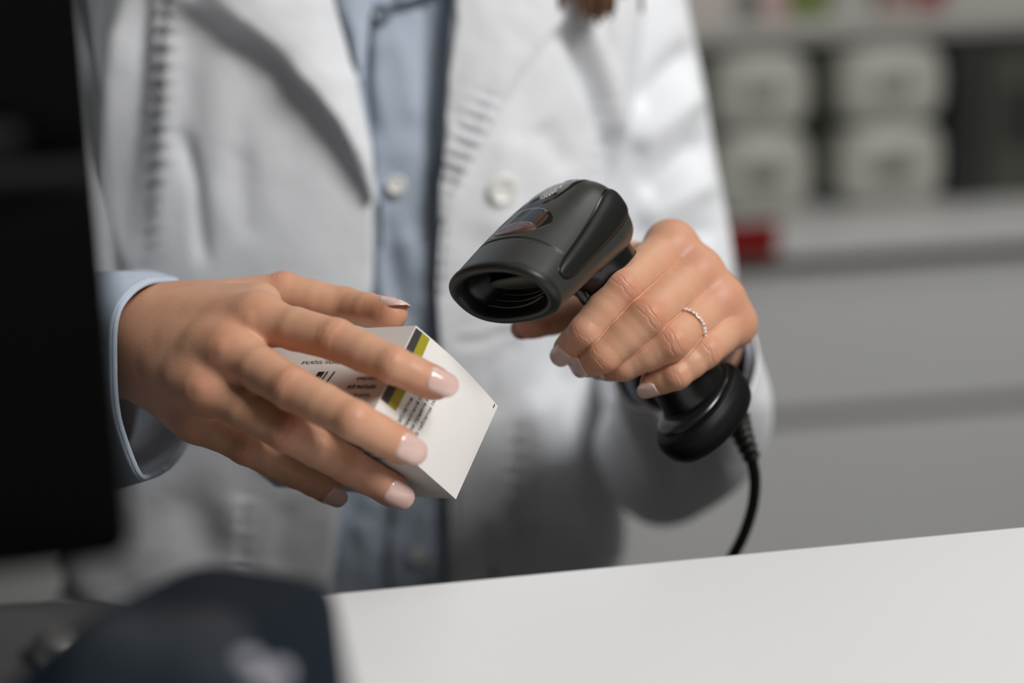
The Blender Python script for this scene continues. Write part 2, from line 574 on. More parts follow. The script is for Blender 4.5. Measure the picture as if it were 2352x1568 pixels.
# ------------------------------------------------------------------ hands (camera-axes mm)
class Hand:
    """fingers: name -> joints [(px,py,depth)...], radii, dorsal hint"""

    def __init__(s, fingers, thumb, wrist, palm_extra, tendons=(), web=5.0, forearm=None, slit=1.25, fill=0.92, knob=0.74):
        s.f = {}
        for n, (J, R, dor) in list(fingers.items()) + [('thumb', thumb)]:
            s.f[n] = (np.array([cs(*j) for j in J]), list(R), unit(np.array(dor, float)))
        s.wrist = [(cs(*p), r) for p, r in wrist]
        s.extra = [(cs(*a), cs(*b), ra, rb, k) for a, b, ra, rb, k in palm_extra]
        s.tendons = tendons
        s.web = web
        s.forearm = [cs(*p) for p in forearm]
        s.slit, s.fill, s.fr, s.knob = slit, fill, 20, knob

    def dorsal(s, n, i):
        """dorsal direction of finger n at joint i (perpendicular to the local axis)"""
        J, R, d = s.f[n]
        if i == 0:
            a = unit(J[1] - J[0])
        elif i == len(J) - 1:
            a = unit(J[-1] - J[-2])
        else:
            a = unit(unit(J[i + 1] - J[i]) + unit(J[i] - J[i - 1]))
        return unit(d - a * np.dot(d, a)), a

    def finger(s, P, n):
        J, R, _ = s.f[n]
        d = None
        for i in range(len(J) - 1):
            a, b, ra, rb = J[i], J[i + 1], R[i], R[i + 1]
            # slightly waisted phalanx
            m = a + (b - a) * 0.5
            rm = (ra + rb) / 2 * (0.985 if i else 1.035)
            q = smin(rc(P, a, m, ra * 0.985, rm), rc(P, m, b, rm, rb * 0.985), 1.0)
            d = q if d is None else smin(d, q, 1.6)
        for i in range(1, len(J) - 1):
            dv, ax = s.dorsal(n, i)
            d = smin(d, sph(P, J[i] + dv * R[i] * 0.16, R[i] * 0.84), 2.0)
        # pulp of the fingertip
        dv, ax = s.dorsal(n, len(J) - 1)
        d = smin(d, sph(P, J[-1] - dv * R[-1] * 0.20 - ax * R[-1] * 0.4, R[-1] * 0.97), 2.0)
        return d

    def palm(s, P):
        d = None
        w0, w1 = s.wrist[0], s.wrist[1]
        names = [n for n in s.f if n != 'thumb']
        for i, n in enumerate(names):
            t = i / 3.0
            J, R, _ = s.f[n]
            wp = w0[0] * (1 - t) + w1[0] * t
            wr = (w0[1] * (1 - t) + w1[1] * t) * 0.92
            q = rc(P, wp, J[0], wr, R[0] * 1.08)
            d = q if d is None else smin(d, q, 12.0)
        q = rc(P, w0[0], w1[0], w0[1], w1[1])
        d = smin(d, q, 8.0)
        wm = (w0[0] + w1[0]) / 2
        back = [s.f[n][0][0] + unit(wm - s.f[n][0][0]) * 11 for n in names]
        for i, n in enumerate(names):
            J, R, _ = s.f[n]
            d = smin(d, rc(P, J[0], J[0] + (back[i] - J[0]) * 2.6, R[0] * 1.02, R[0] * 0.98), 7.0)
            if i:
                d = smin(d, rc(P, back[i - 1], back[i], s.fill * s.f[names[i - 1]][1][0], s.fill * R[0]), 7.0)
        for a, b, ra, rb, k in s.extra:
            d = smin(d, rc(P, a, b, ra, rb), k)
        return d

    def sdf(s, P):
        P = np.asarray(P, np.float32)
        names = [n for n in s.f if n != 'thumb']
        d = s.palm(P)
        fs = []
        for n in names:
            fs.append(s.finger(P, n))
        fm = fs[0]
        for q in fs[1:]:
            fm = smin(fm, q, 3.0)
        d = smin(d, fm, s.web)
        # knuckle heads
        for n in names:
            J, R, _ = s.f[n]
            dv, ax = s.dorsal(n, 0)
            dd = s.f[n][2]
            d = smin(d, sph(P, J[0] + dd * R[0] * 0.18, R[0] * s.knob), 7.0)
        for a, b, r in s.tendons:
            d = smin(d, rc(P, cs(*a), cs(*b), r, r * 0.8), 3.5)
        th = s.finger(P, 'thumb')
        d = smin(d, th, s.web)
        # forearm
        fa, fb, fe = s.wrist[0][0], s.wrist[1][0], s.forearm[0]
        ax = s.forearm[0] - (fa + fb) / 2
        d = smin(d, rc(P, fa, fa * 0.25 + fb * 0.25 + (fa + fb) * 0.25 + ax, s.wrist[0][1], s.fr), 12)
        d = smin(d, rc(P, fb, fe, s.wrist[1][1], s.fr), 12)
        return d

    def detail(s, V, Nn):
        """skin creases over the finger joints: displacement (mm) and flush"""
        D = np.zeros(len(V))
        R_ = np.zeros(len(V))
        for n in s.f:
            J, R, _ = s.f[n]
            for i in range(len(J)):
                dv, ax = s.dorsal(n, i)
                sd = np.cross(dv, ax)
                q = V - J[i]
                r = R[i]
                near = (np.linalg.norm(q, axis=1) < r * 2.6)
                if not near.any():
                    continue
                qq = q[near]
                x = qq @ ax
                y = qq @ sd
                z = qq @ dv
                phi = np.arctan2(y, z)
                if i in (1, 2) and i < len(J) - 1:
                    big = 1.0 if i == 1 else 0.62
                    win = np.exp(-(phi / 0.85) ** 4)
                    dd = np.zeros(len(qq))
                    offs = [-3.9, -2.3, -0.6, 1.0, 2.5, 4.1] if i == 1 else [-1.7, -0.2, 1.4]
                    for k, o in enumerate(offs):
                        o = o * (r / 8.0)
                        bow = o * (1 - 0.55 * (np.clip(np.abs(phi), 0, 1.2) / 1.2) ** 2) + 0.35 * np.sin(phi * 5 + k * 2.1 + i) + 0.2 * np.sin(phi * 11 + k)
                        wd_ = 0.42 if k % 2 else 0.34
                        amp = (0.21 if k % 2 else 0.12) * big
                        dd -= amp * np.exp(-((x - bow) / wd_) ** 2)
                    dd += 0.16 * big * np.exp(-(x / (r * 0.5)) ** 2)
                    D[near] += dd * win
                    R_[near] += 0.36 * np.exp(-(x / (r * 0.75)) ** 2) * np.exp(-(phi / 1.3) ** 2) * big
                if i == 0:
                    R_[near] += 0.38 * np.exp(-((qq - s.f[n][2] * r) ** 2).sum(1) / (r * 1.0) ** 2)
                if i == len(J) - 1:
                    R_[near] += 0.5 * np.exp(-(np.linalg.norm(qq, axis=1) / (r * 1.5)) ** 2)
        # the slit where two fingers lie against each other
        names = [n for n in s.f if n != 'thumb']
        d = np.stack([s.finger(V.astype(np.float32), n) for n in names])
        d.sort(axis=0)
        gap = d[1] - d[0]
        side = np.abs(d[0]) < 1.6
        kn = np.min([np.linalg.norm(V - s.f[n][0][0], axis=1) for n in names], axis=0)
        fade = np.clip((kn - 11.0) / 22.0, 0, 1)
        D = np.where(side, D * np.clip(gap / 2.0, 0, 1) - s.slit * fade * np.exp(-(gap / 0.8) ** 2), D)
        return D, np.clip(R_, 0, 1)

    def mesh(s, lo, hi, h=1.2, level=1):
        V, F = surface_nets(s.sdf, lo, hi, h)
        V = project(s.sdf, V, 2)
        for _ in range(level):
            V, F = subdivide(V, F)
            V = project(s.sdf, V, 2)
        Nn = grad(s.sdf, V, 0.3)
        D, R_ = s.detail(V, Nn)
        return V + Nn * D[:, None], F, R_

    def nail(s, n, length=13.6, over=1.5, width=0.86, dn=None, flat=1.05):
        """nail plate over the last phalanx"""
        J, R, _ = s.f[n]
        dv, ax = s.dorsal(n, len(J) - 1)
        if dn is not None:
            dv = unit(np.array(dn, float) - ax * np.dot(dn, ax))
        sd = np.cross(dv, ax)
        r = R[-1]
        nu, nv = 17, 25
        length = length * r / 6.8
        xs = r + over - length * (1 - np.linspace(0, 1, nv))
        P = np.zeros((nv, nu, 3))
        for i in range(nv):
            v = i / (nv - 1)
            wv = 1.0
            if v < 0.3:
                wv = 0.10 + 0.90 * max(0, 1 - ((0.3 - v) / 0.3) ** 2.4) ** 0.5
            if v > 0.5:
                wv = max(0.0, 1 - ((v - 0.5) / 0.502) ** 2.3) ** 0.5
            wv = max(wv, 0.05)
            for j in range(nu):
                u = j / (nu - 1) * 2 - 1
                th = u * 0.98 * wv * width
                rr = r * flat
                P[i, j] = J[-1] + ax * xs[i] + sd * rr * math.sin(th) + dv * (rr * math.cos(th) + 0.2)
        vv = np.linspace(0, 1, nv)
        # seat the plate on the skin, then run it out straight past the pulp
        last = int(np.argmin(np.abs(xs - 0.15 * r)))
        for _ in range(3):
            Q = P[:last + 1].reshape(-1, 3)
            d = s.sdf(Q).reshape(last + 1, nu)
            uu = np.abs(np.linspace(-1, 1, nu))[None]
            want = 0.42 - 0.75 * np.exp(-(vv[:last + 1, None] / 0.05) ** 2) - 0.55 * uu ** 10
            P[:last + 1] += dv * np.clip(want - d, -2, 2)[..., None]
        c = P[last].copy()
        slope = 0.10
        for i in range(last + 1, nv):
            dx = xs[i] - xs[last]
            f = i - last
            for j in range(nu):
                u = j / (nu - 1) * 2 - 1
                off = P[i, j] - J[-1]
                y = off @ sd
                # height of the seated arc at this lateral place
                ys = (c - J[-1]) @ sd
                hs = (c - J[-1]) @ dv
                o = np.argsort(ys)
                h_ = np.interp(y, ys[o], hs[o])
                P[i, j] = J[-1] + ax * xs[i] + sd * y + dv * (h_ - slope * dx - 0.022 * dx * dx)
        P = P.reshape(-1, 3)
        bot = P - np.repeat(dv[None], len(P), 0) * 0.55
        V = np.concatenate([P, bot])
        F = grid_faces(nv, nu)
        nb = len(P)
        F += [tuple(nb + k for k in q[::-1]) for q in F[:]]
        rim = [j for j in range(nu)] + [i * nu + nu - 1 for i in range(1, nv)] + [(nv - 1) * nu + j for j in range(nu - 2, -1, -1)] + [i * nu for i in range(nv - 2, 0, -1)]
        for k in range(len(rim)):
            a, b = rim[k], rim[(k + 1) % len(rim)]
            F.append((b, a, nb + a, nb + b))
        return V, F


# hand on the carton (wrist enters from the monitor side)
HA = Hand(
    {'index': ([(590, 732, 612), (772, 780, 592), (903, 838, 579), (1000, 880, 584)], (9.1, 8.9, 7.9, 7.1), (0.05, 0.35, 0.93)),
     'middle': ([(527, 802, 606), (672, 893, 581), (812, 965, 566), (925, 1026, 577)], (9.2, 9.2, 8.3, 7.5), (0.0, 0.22, 0.97)),
     'ring': ([(475, 888, 608), (660, 990, 592), (800, 1068, 602), (903, 1127, 611)], (8.9, 8.9, 8.0, 7.2), (0.0, 0.05, 1.0)),
     'little': ([(450, 958, 622), (566, 1026, 618), (680, 1084, 629), (758, 1127, 642)], (8.4, 7.9, 7.0, 6.3), (-0.05, -0.12, 0.95))},
    ([(420, 722, 652), (652, 674, 652), (793, 703, 648), (899, 721, 628)], (13.0, 9.8, 8.4, 7.3), (0.25, 0.93, 0.12)),
    [((268, 724, 657), 13.0), ((265, 835, 662), 12.0)],
    [((400, 715, 652), (600, 695, 628), 12.5, 9, 10), ((330, 780, 650), (470, 830, 618), 12.5, 9, 10)],
    tendons=[((575, 735, 602), (360, 790, 634), 2.2), ((515, 800, 596), (365, 800, 634), 2.6), ((465, 890, 599), (372, 815, 634), 2.4), ((440, 960, 613), (350, 850, 638), 2.0)],
    forearm=[(150, 850, 735)], fill=1.02, web=8.0, knob=0.55)

# hand around the scanner handle
HB = Hand(
    {'index': ([(1540, 566, 680), (1426, 662, 642), (1345, 762, 639), (1303, 802, 651)], (10.6, 8.5, 7.7, 6.6), (0.25, 0.25, 0.93)),
     'middle': ([(1598, 628, 677), (1485, 729, 638), (1387, 816, 638), (1352, 833, 650)], (10.8, 8.8, 7.9, 6.8), (0.2, 0.15, 0.96)),
     'ring': ([(1648, 690, 677), (1540, 786, 641), (1432, 836, 646), (1395, 843, 657)], (10.6, 8.6, 7.7, 6.6), (0.2, 0.05, 0.97)),
     'little': ([(1680, 744, 680), (1617, 808, 651), (1552, 860, 646), (1500, 880, 651)], (9.6, 8.0, 7.1, 6.1), (0.25, -0.05, 0.95))},
    ([(1560, 640, 735), (1448, 602, 706), (1318, 720, 690), (1218, 744, 684)], (12.5, 10.5, 8.6, 7.4), (-0.5, -0.25, -0.3)),
    [((1570, 735, 748), 14.5), ((1625, 795, 748), 13.5)],
    [((1560, 640, 735), (1480, 600, 696), 12, 9, 9)],
    forearm=[(1600, 905, 840)], fill=0.72)

LOA, HIA = cs(232, 1185, 690), cs(1060, 600, 690)
LOA = np.array([-225, -95, -735.0]); HIA = np.array([-12, 45, -540.0])
LOB = np.array([-2, -45, -815.0]); HIB = np.array([125, 65, -615.0])
VA, FA, RA = HA.mesh(LOA, HIA)
VB, FB, RB = HB.mesh(LOB, HIB, 1.3, 2)
print('hand verts', len(VA), len(VB))

# ------------------------------------------------------------------ the person
XC, YC = -0.083, 0.962          # trunk axis
person = thing('person', 'person in open white coat and blue shirt holding a carton and a scanner', 'person', (XC, YC, 0.0))

SH_R, EL_R = at(92, -190, 0.955), at(60, 985, 0.90)
SH_L, EL_L = at(1395, -170, 0.965), at(1560, 1010, 0.925)
WR_R = w_of((HA.wrist[0][0] + HA.wrist[1][0]) / 2)
WR_L = w_of((HB.wrist[0][0] + HB.wrist[1][0]) / 2)
FE_R, FE_L = w_of(HA.forearm[0]), w_of(HB.forearm[0])


def body_sdf(P):
    """whole figure, world mm"""
    P = np.asarray(P, np.float32)
    S = 1000.0
    x, y = XC * S, YC * S
    d = ellip(P, (x, y, 1230), np.eye(3), (116, 64, 215))
    d = smin(d, ellip(P, (x, y, 950), np.eye(3), (118, 40, 150)), 50)
    d = smin(d, rc(P, SH_R * S + [22, 0, -10], SH_L * S + [-22, 0, -10], 44, 44), 40)
    d = smin(d, rc(P, (x, y, 1330), (x, y - 12, 1470), 58, 52), 30)
    d = smin(d, ellip(P, (x, y - 18, 1565), np.eye(3), (74, 92, 112)), 14)
    d = smin(d, ellip(P, (x, y - 50, 1515), np.eye(3), (52, 52, 62)), 20)
    d = smin(d, rc(P, (x, y - 112, 1560), (x, y - 122, 1528), 7, 11), 8)
    for s in (-1, 1):
        d = smin(d, ellip(P, (x + s * 76, y - 8, 1548), np.eye(3), (9, 20, 31)), 5)
        d = smin(d, sph(P, (x + s * 30, y - 96, 1562), 12), 6)
        hip, kn, an = (x + s * 56, y + 10, 860), (x + s * 76, y - 8, 490), (x + s * 88, y + 8, 90)
        d = smin(d, rc(P, hip, kn, 44, 44), 20)
        d = smin(d, rc(P, kn, an, 52, 36), 20)
        d = smin(d, rc(P, an, (x + s * 95, y - 120, 34), 34, 30), 20)
    d = smin(d, rc(P, (x - 28, y - 100, 1503), (x + 28, y - 100, 1503), 6, 6), 6)
    for sh, md, el, fe, wr in ((SH_R, (SH_R + EL_R) / 2, EL_R, FE_R, WR_R), (SH_L, at(1474, 400, 0.99), EL_L, FE_L, WR_L)):
        d = smin(d, rc(P, sh * S, md * S, 36, 28), 25)
        d = smin(d, rc(P, md * S, el * S, 28, 27), 12)
        d = smin(d, rc(P, el * S, fe * S, 27, 23), 10)
        d = smin(d, rc(P, fe * S, wr * S, 23, 20), 8)
    return d


BV, BF = surface_nets(body_sdf, (-480, 540, -30), (330, 1130, 1760), 9.0)
BV = project(body_sdf, BV, 2)
BV = BV / 1000.0
HWA, HWB = w_of(VA), w_of(VB)
bmx = bmesh.new()
lay = bmx.verts.layers.float.new('flush')


def add_part(V, F, fl, keep):
    ok = keep[F].all(1)
    used = np.unique(F[ok])
    mp = {}
    for i in used:
        v = bmx.verts.new(V[i])
        v[lay] = fl[i]
        mp[i] = v
    for f in F[ok]:
        bmx.faces.new([mp[i] for i in f])


def cut(V, a, b, t, keep_after):
    """side of the plane across the forearm a->b at fraction t"""
    p = a + (b - a) * t
    k = (V - p) @ unit(b - a)
    return k, keep_after


ga = (HWA - (WR_R + (FE_R - WR_R) * 0.5)) @ unit(FE_R - WR_R) < 0
gb = (HWB - (WR_L + (FE_L - WR_L) * 0.5)) @ unit(FE_L - WR_L) < 0
add_part(HWA, FA, RA, ga)
add_part(HWB, FB, RB, gb)
kb = np.ones(len(BV), bool)
for wr, fe in ((WR_R, FE_R), (WR_L, FE_L)):
    q = BV - (wr + (fe - wr) * 0.72)
    along = q @ unit(fe - wr)
    rad = np.linalg.norm(q - along[:, None] * unit(fe - wr), axis=1)
    kb &= ~((along < 0) & (along > -0.16) & (rad < 0.075))
add_part(BV, BF, np.full(len(BV), 0.15), kb)
bmx.verts.ensure_lookup_table()
open_e = [e for e in bmx.edges if len(e.link_faces) == 1]
for wr, fe in ((WR_R, FE_R), (WR_L, FE_L)):
    c = Vector(wr + (fe - wr) * 0.6)
    es = [e for e in open_e if (e.verts[0].co - c).length < 0.06]
    try:
        print('bridge edges', len(es))
        bmesh.ops.bridge_loops(bmx, edges=es)
    except Exception as ex:
        print('bridge', ex)
# drop stray shells
seen, shells = set(), []
for v in bmx.verts:
    if v in seen:
        continue
    st, comp = [v], []
    seen.add(v)
    while st:
        q = st.pop()
        comp.append(q)
        for e in q.link_edges:
            o = e.other_vert(q)
            if o not in seen:
                seen.add(o)
                st.append(o)
    shells.append(comp)
shells.sort(key=len)
print('body shells', [len(c) for c in shells])
for c in shells[:-1]:
    if len(c) < 3000:
        bmesh.ops.delete(bmx, geom=c, context='VERTS')
bmesh.ops.recalc_face_normals(bmx, faces=bmx.faces)
base = Vector(person['_o'])
for v in bmx.verts:
    v.co -= base
bme = bpy.data.meshes.new('body')
bmx.to_mesh(bme)
bmx.free()
bme.polygons.foreach_set('use_smooth', [True] * len(bme.polygons))
bme.materials.append(M_SKIN)
body = bpy.data.objects.new('body', bme)
COL.objects.link(body)
body.parent = person
body['_o'] = person['_o']

for H in (HA, HB):
    for n in H.f:
        V, F = H.nail(n, 11.5, 1.2, 0.74, (-0.1, -0.55, 0.8)) if (H is HB and n == 'little') else H.nail(n)
        mesh_ob('fingernail', w_of(V), F, M_NAIL, body, label='glossy pale pink fingernail')


# trousers and shoes (behind the counter)
def leg_sdf(P):
    x, y = XC * 1000, YC * 1000
    d = ellip(P, (x, y, 930), np.eye(3), (124, 46, 120))
    for s in (-1, 1):
        d = smin(d, rc(P, (x + s * 54, y + 10, 820), (x + s * 80, y, 110), 56, 56), 20)
    return np.maximum(d, 70 - P[..., 2])


V, F = surface_nets(leg_sdf, (-360, 800, 40), (190, 1110, 1090), 11.0)
mesh_ob('trousers', V / 1000, F, M_TROUSER, person)
for s in (-1, 1):
    V, F = surface_nets(lambda P: np.maximum(rc(P, (XC * 1000 + s * 88, 975, 42), (XC * 1000 + s * 96, 835, 34), 52, 40), -P[..., 2] + 1), (-330, 740, -8), (160, 1060, 110), 8.0)
    mesh_ob('shoe', V / 1000, F, M_RUBBER, person)


# ---------------------------------------------- cloth on the trunk
def smooth01(x, a, b):
    t = np.clip((x - a) / (b - a), 0, 1)
    return t * t * (3 - 2 * t)


def trunk(phi, z, off=0.0, kind='coat'):
    """phi 0 = front, negative = the monitor's side"""
    z = np.asarray(z, float)
    bust = np.exp(-((z - 1.17) / 0.10) ** 2)
    shl = smooth01(z, 1.30, 1.46)
    if kind == 'coat':
        a = 0.176 - 0.012 * np.exp(-((z - 1.0) / 0.12) ** 2)
        a = a + np.where(phi > 0, 0.010 * smooth01(z, 1.02, 1.12), 0.0)
        a = a + np.where(phi < 0, 0.075 * smooth01(1.02 - z, 0, 0.25), -0.016 * smooth01(1.06 - z, 0, 0.12))
        b = 0.128 - 0.040 * smooth01(z, 1.04, 1.32) - 0.056 * smooth01(1.02 - z, 0, 0.26)
        xc = XC - 0.008
    else:
        a = 0.132 + 0 * z
        b = 0.110 - 0.038 * smooth01(z, 1.04, 1.32) - 0.040 * smooth01(1.02 - z, 0, 0.26)
        xc = XC
    a = a * (1 - 0.45 * shl) + off
    b = b * (1 - 0.35 * shl) + off
    n = 2.35
    c, s_ = np.cos(phi), np.sin(phi)
    r = (np.abs(c) ** n + np.abs(s_) ** n) ** (-1 / n)
    return np.stack([xc + a * r * s_, YC - b * r * c, z + 0 * phi], -1)


def px_phi(px, py, kind='coat', off=0.0):
    """pixel -> (phi, z) on the front of the trunk surface"""
    o, d = ray(px, py)
    lo, hi = 0.55, 1.2
    best = None
    ts = np.linspace(0.6, 1.05, 240)
    pts = o + d * ts[:, None]
    xc = XC - (0.008 if kind == 'coat' else 0)
    ph = np.arctan2((pts[:, 0] - xc), (YC - pts[:, 1]))
    # angle in the surface's own parameter: solve by scaling
    best = (1e9, 0, 0)
    phs = np.linspace(-1.9, 1.9, 381)
    for k in range(0, 240, 2):
        S_ = trunk(phs, np.full(381, pts[k, 2]), off, kind)
        dd = (S_[:, 0] - pts[k, 0]) ** 2 + (S_[:, 1] - pts[k, 1]) ** 2
        j = dd.argmin()
        if dd[j] < best[0] - 1e-9 and (best[0] > 4e-6):
            best = (dd[j], phs[j], pts[k, 2])
    return best[1], best[2]


def edge_curve(pxs, kind='coat', off=0.0):
    q = np.array([px_phi(x, y, kind, off) for x, y in pxs])
    o = np.argsort(q[:, 1])
    return q[o, 1], q[o, 0]          # z ascending, phi


def fold(Q, line, amp, width, skew=0.0):
    """ridge (amp>0) or valley along a pixel polyline; metres"""
    d, s, sg, L = polydist(Q, line)
    e = np.clip(np.minimum(s, L - s) / (0.18 * L) + 0.05, 0, 1)
    return amp * np.exp(-(d / width) ** 2) * e


def pucker(Q, line, amp=0.0011, wl=24.0, width=17.0, off=0.0):
    """gathered stitching along a seam"""
    d, s, sg, L = polydist(Q, line)
    ds = d * sg + off
    e = np.clip(np.minimum(s, L - s) / 40.0, 0, 1)
    return (amp * np.sin(2 * np.pi * s / wl + 0.8 * np.sin(s / 41.0)) * np.exp(-(ds / width) ** 2) - amp * 1.2 * np.exp(-(d / 4.0) ** 2)) * e


def vnoise(Q, sc, seed):
    """smooth 2-D value noise"""
    g = np.random.default_rng(seed).normal(size=(64, 64))
    u = Q / sc
    i = np.floor(u).astype(int)
    f = u - i
    f = f * f * (3 - 2 * f)
    def G(a, b):
        return g[a % 64, b % 64]
    return (G(i[:, 0], i[:, 1]) * (1 - f[:, 0]) + G(i[:, 0] + 1, i[:, 1]) * f[:, 0]) * (1 - f[:, 1]) + \
           (G(i[:, 0], i[:, 1] + 1) * (1 - f[:, 0]) + G(i[:, 0] + 1, i[:, 1] + 1) * f[:, 0]) * f[:, 1]


def cloth_ob(name, P, F, m, parent, thick, label=None):
    o = mesh_ob(name, P, F, m, parent, label=label)
    md = o.modifiers.new('thickness', 'SOLIDIFY')
    md.thickness = thick
    md.offset = 0.0
    return o


def sheet_normals(P, n, m):
    G = P.reshape(n, m, 3)
    du = np.gradient(G, axis=0)
    dv = np.gradient(G, axis=1)
    return unit(np.cross(dv, du)).reshape(-1, 3)


# front edges of the two coat fronts (pixels of the garment's edge, then points on the trunk)
E_A = [(745, -160), (752, -60), (770, 20), (800, 110), (828, 220), (848, 330), (860, 430), (860, 520), (856, 650), (845, 760), (825, 900), (800, 1020), (778, 1140), (762, 1300), (750, 1420), (738, 1560)]
E_B = [(1052, -160), (1048, -60), (1040, 20), (1030, 130), (1020, 300), (1011, 480), (1004, 600), (1003, 700), (1010, 800), (1020, 900), (1029, 1060), (1032, 1150), (1030, 1330), (1028, 1440), (1026, 1560)]
zA, pA = edge_curve(E_A)
zB, pB = edge_curve(E_B)
Z0, Z1 = 0.62, 1.40


def front(name, ze, pe, side, folds, puckers, seed, parent):
    nz, nu = 230, 190
    zz = np.linspace(Z0, Z1, nz)
    pe_ = np.interp(zz, ze, pe)
    end = side * math.pi * 1.0
    t = np.linspace(0, 1, nu) ** 1.25
    PH = pe_[:, None] + (end - pe_[:, None]) * t[None]
    ZZ = np.repeat(zz[:, None], nu, 1)
    P = trunk(PH.ravel(), ZZ.ravel())
    Nn = sheet_normals(P, nz, nu)
    out = unit(P - np.stack([np.full(len(P), XC), np.full(len(P), YC), P[:, 2]], 1))
    if (Nn * out).sum() < 0:
        Nn = -Nn
    Q = px_of(P)
    D = 0.0016 * vnoise(Q * [1.0, 0.55], 190.0, seed) + 0.00035 * vnoise(Q, 75.0, seed + 1)
    for ln, a, w in folds:
        D = D + fold(Q, ln, a, w)
    for pk in puckers:
        D = D + pucker(Q, *pk)
    vis = smooth01(-np.abs(PH.ravel()), -2.2, -1.5)
    D = D * vis
    P = P + Nn * D[:, None]
    return P, grid_faces(nz, nu), nz, nu


coat = thing('lab_coat', '', 'x', (XC, YC, 0.0))
del coat['label'], coat['category']
coat.parent = person
coat.location = (0, 0, 0)
folds_A = [
    ([(300, -20), (270, 180), (255, 420), (262, 640)], 0.010, 26),
    ([(345, -20), (330, 200), (312, 400), (306, 620)], -0.007, 14),
    ([(240, -20), (236, 250), (238, 560)], -0.006, 16),
    ([(415, 290), (452, 420), (472, 620)], -0.0042, 18),
    ([(398, 60), (392, 240), (382, 420), (372, 620)], 0.0035, 26),
    ([(520, 60), (500, 240), (500, 420), (540, 600)], 0.0022, 46),
    ([(565, 330), (550, 420), (565, 560)], -0.0016, 34),
    ([(330, 560), (300, 610), (272, 650)], -0.004, 18),
    ([(380, 1120), (480, 1240), (600, 1330)], -0.003, 70),
    ([(540, 1130), (530, 1250), (520, 1340)], 0.002, 36),
    ([(660, 1150), (640, 1250), (650, 1330)], -0.0015, 34),
    ([(100, 1330), (150, 1400), (250, 1460)], -0.008, 26),
    ([(60, 1280), (112, 1300), (140, 1380)], -0.009, 14),
]
puck_A = [([(385, -20), (372, 200), (352, 450), (338, 650)], 0.0034, 37.0, 26.0, 6.0),
          ([(858, 440), (858, 540), (852, 660)], 0.0020, 27.0, 18.0, 12.0),
          ([(566, 1120), (556, 1240), (548, 1340)], 0.0020, 32.0, 20.0, 0.0),
          ([(778, 1150), (762, 1300), (752, 1380)], 0.0018, 30.0, 18.0, 12.0)]
folds_B = [
    ([(1300, 60), (1370, 210), (1420, 330), (1438, 470), (1440, 640)], -0.013, 20),
    ([(1345, 30), (1400, 200), (1432, 340)], 0.005, 24),
    ([(1240, 280), (1290, 360), (1310, 400)], -0.0028, 32),
    ([(1180, 300), (1150, 420), (1120, 560)], 0.003, 40),
    ([(1040, 782), (1110, 772), (1200, 748)], -0.0042, 7),
    ([(1040, 776), (1110, 764), (1200, 740)], 0.0022, 10),
    ([(1190, 760), (1130, 850), (1100, 960)], -0.003, 26),
    ([(1220, 880), (1230, 1050), (1220, 1250)], 0.005, 34),
    ([(1300, 800), (1340, 1000), (1350, 1250)], -0.006, 36),
    ([(1400, 900), (1410, 1100), (1415, 1330)], 0.004, 24),
    ([(1120, 1160), (1160, 1250), (1150, 1330)], 0.0025, 22),
]
puck_B = [([(1100, 240), (1050, 380), (1018, 520), (1006, 700)], 0.0024, 30.0, 26.0, -10.0),
          ([(1392, 210), (1394, 330), (1380, 470)], 0.0028, 33.0, 24.0, 0.0),
          ([(1180, 960), (1176, 1100), (1172, 1330)], 0.0020, 32.0, 20.0, 0.0),
          ([(1040, 1100), (1046, 1200), (1044, 1330)], 0.0022, 30.0, 20.0, -8.0)]
PA_, FA_, n_, m_ = front('front', zA, pA, -1, folds_A, puck_A, 3, coat)
PB_, FB_, n_, m_ = front('front', zB, pB, 1, folds_B, puck_B, 9, coat)
Vc, Fc = merge([(PA_, FA_), (PB_, [f[::-1] for f in FB_])])
cloth_ob('coat_body', Vc, Fc, M_COAT, coat, 0.0014)


# lapels: from the roll line (front edge) out to the outer edge, lifted off the coat
def lapel(inner, outer, lift, seed, puckers, name='lapel'):
    n, m = 90, 46
    I = catmull(inner, n)
    O = catmull(outer, n)
    P, Q = [], []
    for i in range(n):
        a, b = I[i], O[i]
        for j in range(m):
            t = j / (m - 1)
            q = a + (b - a) * t
            Q.append(q)
    Q = np.array(Q)
    cp = {}
    # surface lookup on a coarse net, then interpolation
    ci, cj = list(range(0, n, 6)) + [n - 1], list(range(0, m, 5))
    T_ = np.array([[px_phi(*Q[i * m + j]) for j in cj] for i in ci])
    ph = np.zeros((n, m))
    zz = np.zeros((n, m))
    for c, tgt in ((0, ph), (1, zz)):
        tmp = np.array([np.interp(np.arange(m), cj, T_[a, :, c]) for a in range(len(ci))])
        for j in range(m):
            tgt[:, j] = np.interp(np.arange(n), ci, tmp[:, j])
    t = np.tile(np.linspace(0, 1, m), n)
    s = np.repeat(np.linspace(0, 1, n), m)
    off = 0.0035 + lift * np.sin(np.clip(t * 1.25, 0, 1) * np.pi / 2) * (1 - 0.8 * s ** 3) - 0.25 * lift * (t > 0.8) * (t - 0.8) / 0.2
    P = trunk(ph.ravel(), zz.ravel(), 0.0)
    out = unit(P - np.stack([np.full(len(P), XC), np.full(len(P), YC), P[:, 2]], 1) * [1, 1, 1])
    D = off + 0.0010 * vnoise(Q, 110.0, seed) + 0.0005 * vnoise(Q, 45.0, seed + 5)
    for pk in puckers:
        D = D + pucker(Q, *pk)
    P = P + out * D[:, None]
    F = grid_faces(n, m)
    # hem: turned edge so the lapel has body
    o = cloth_ob(name, P, F, M_COAT, coat, 0.0022)
    return o


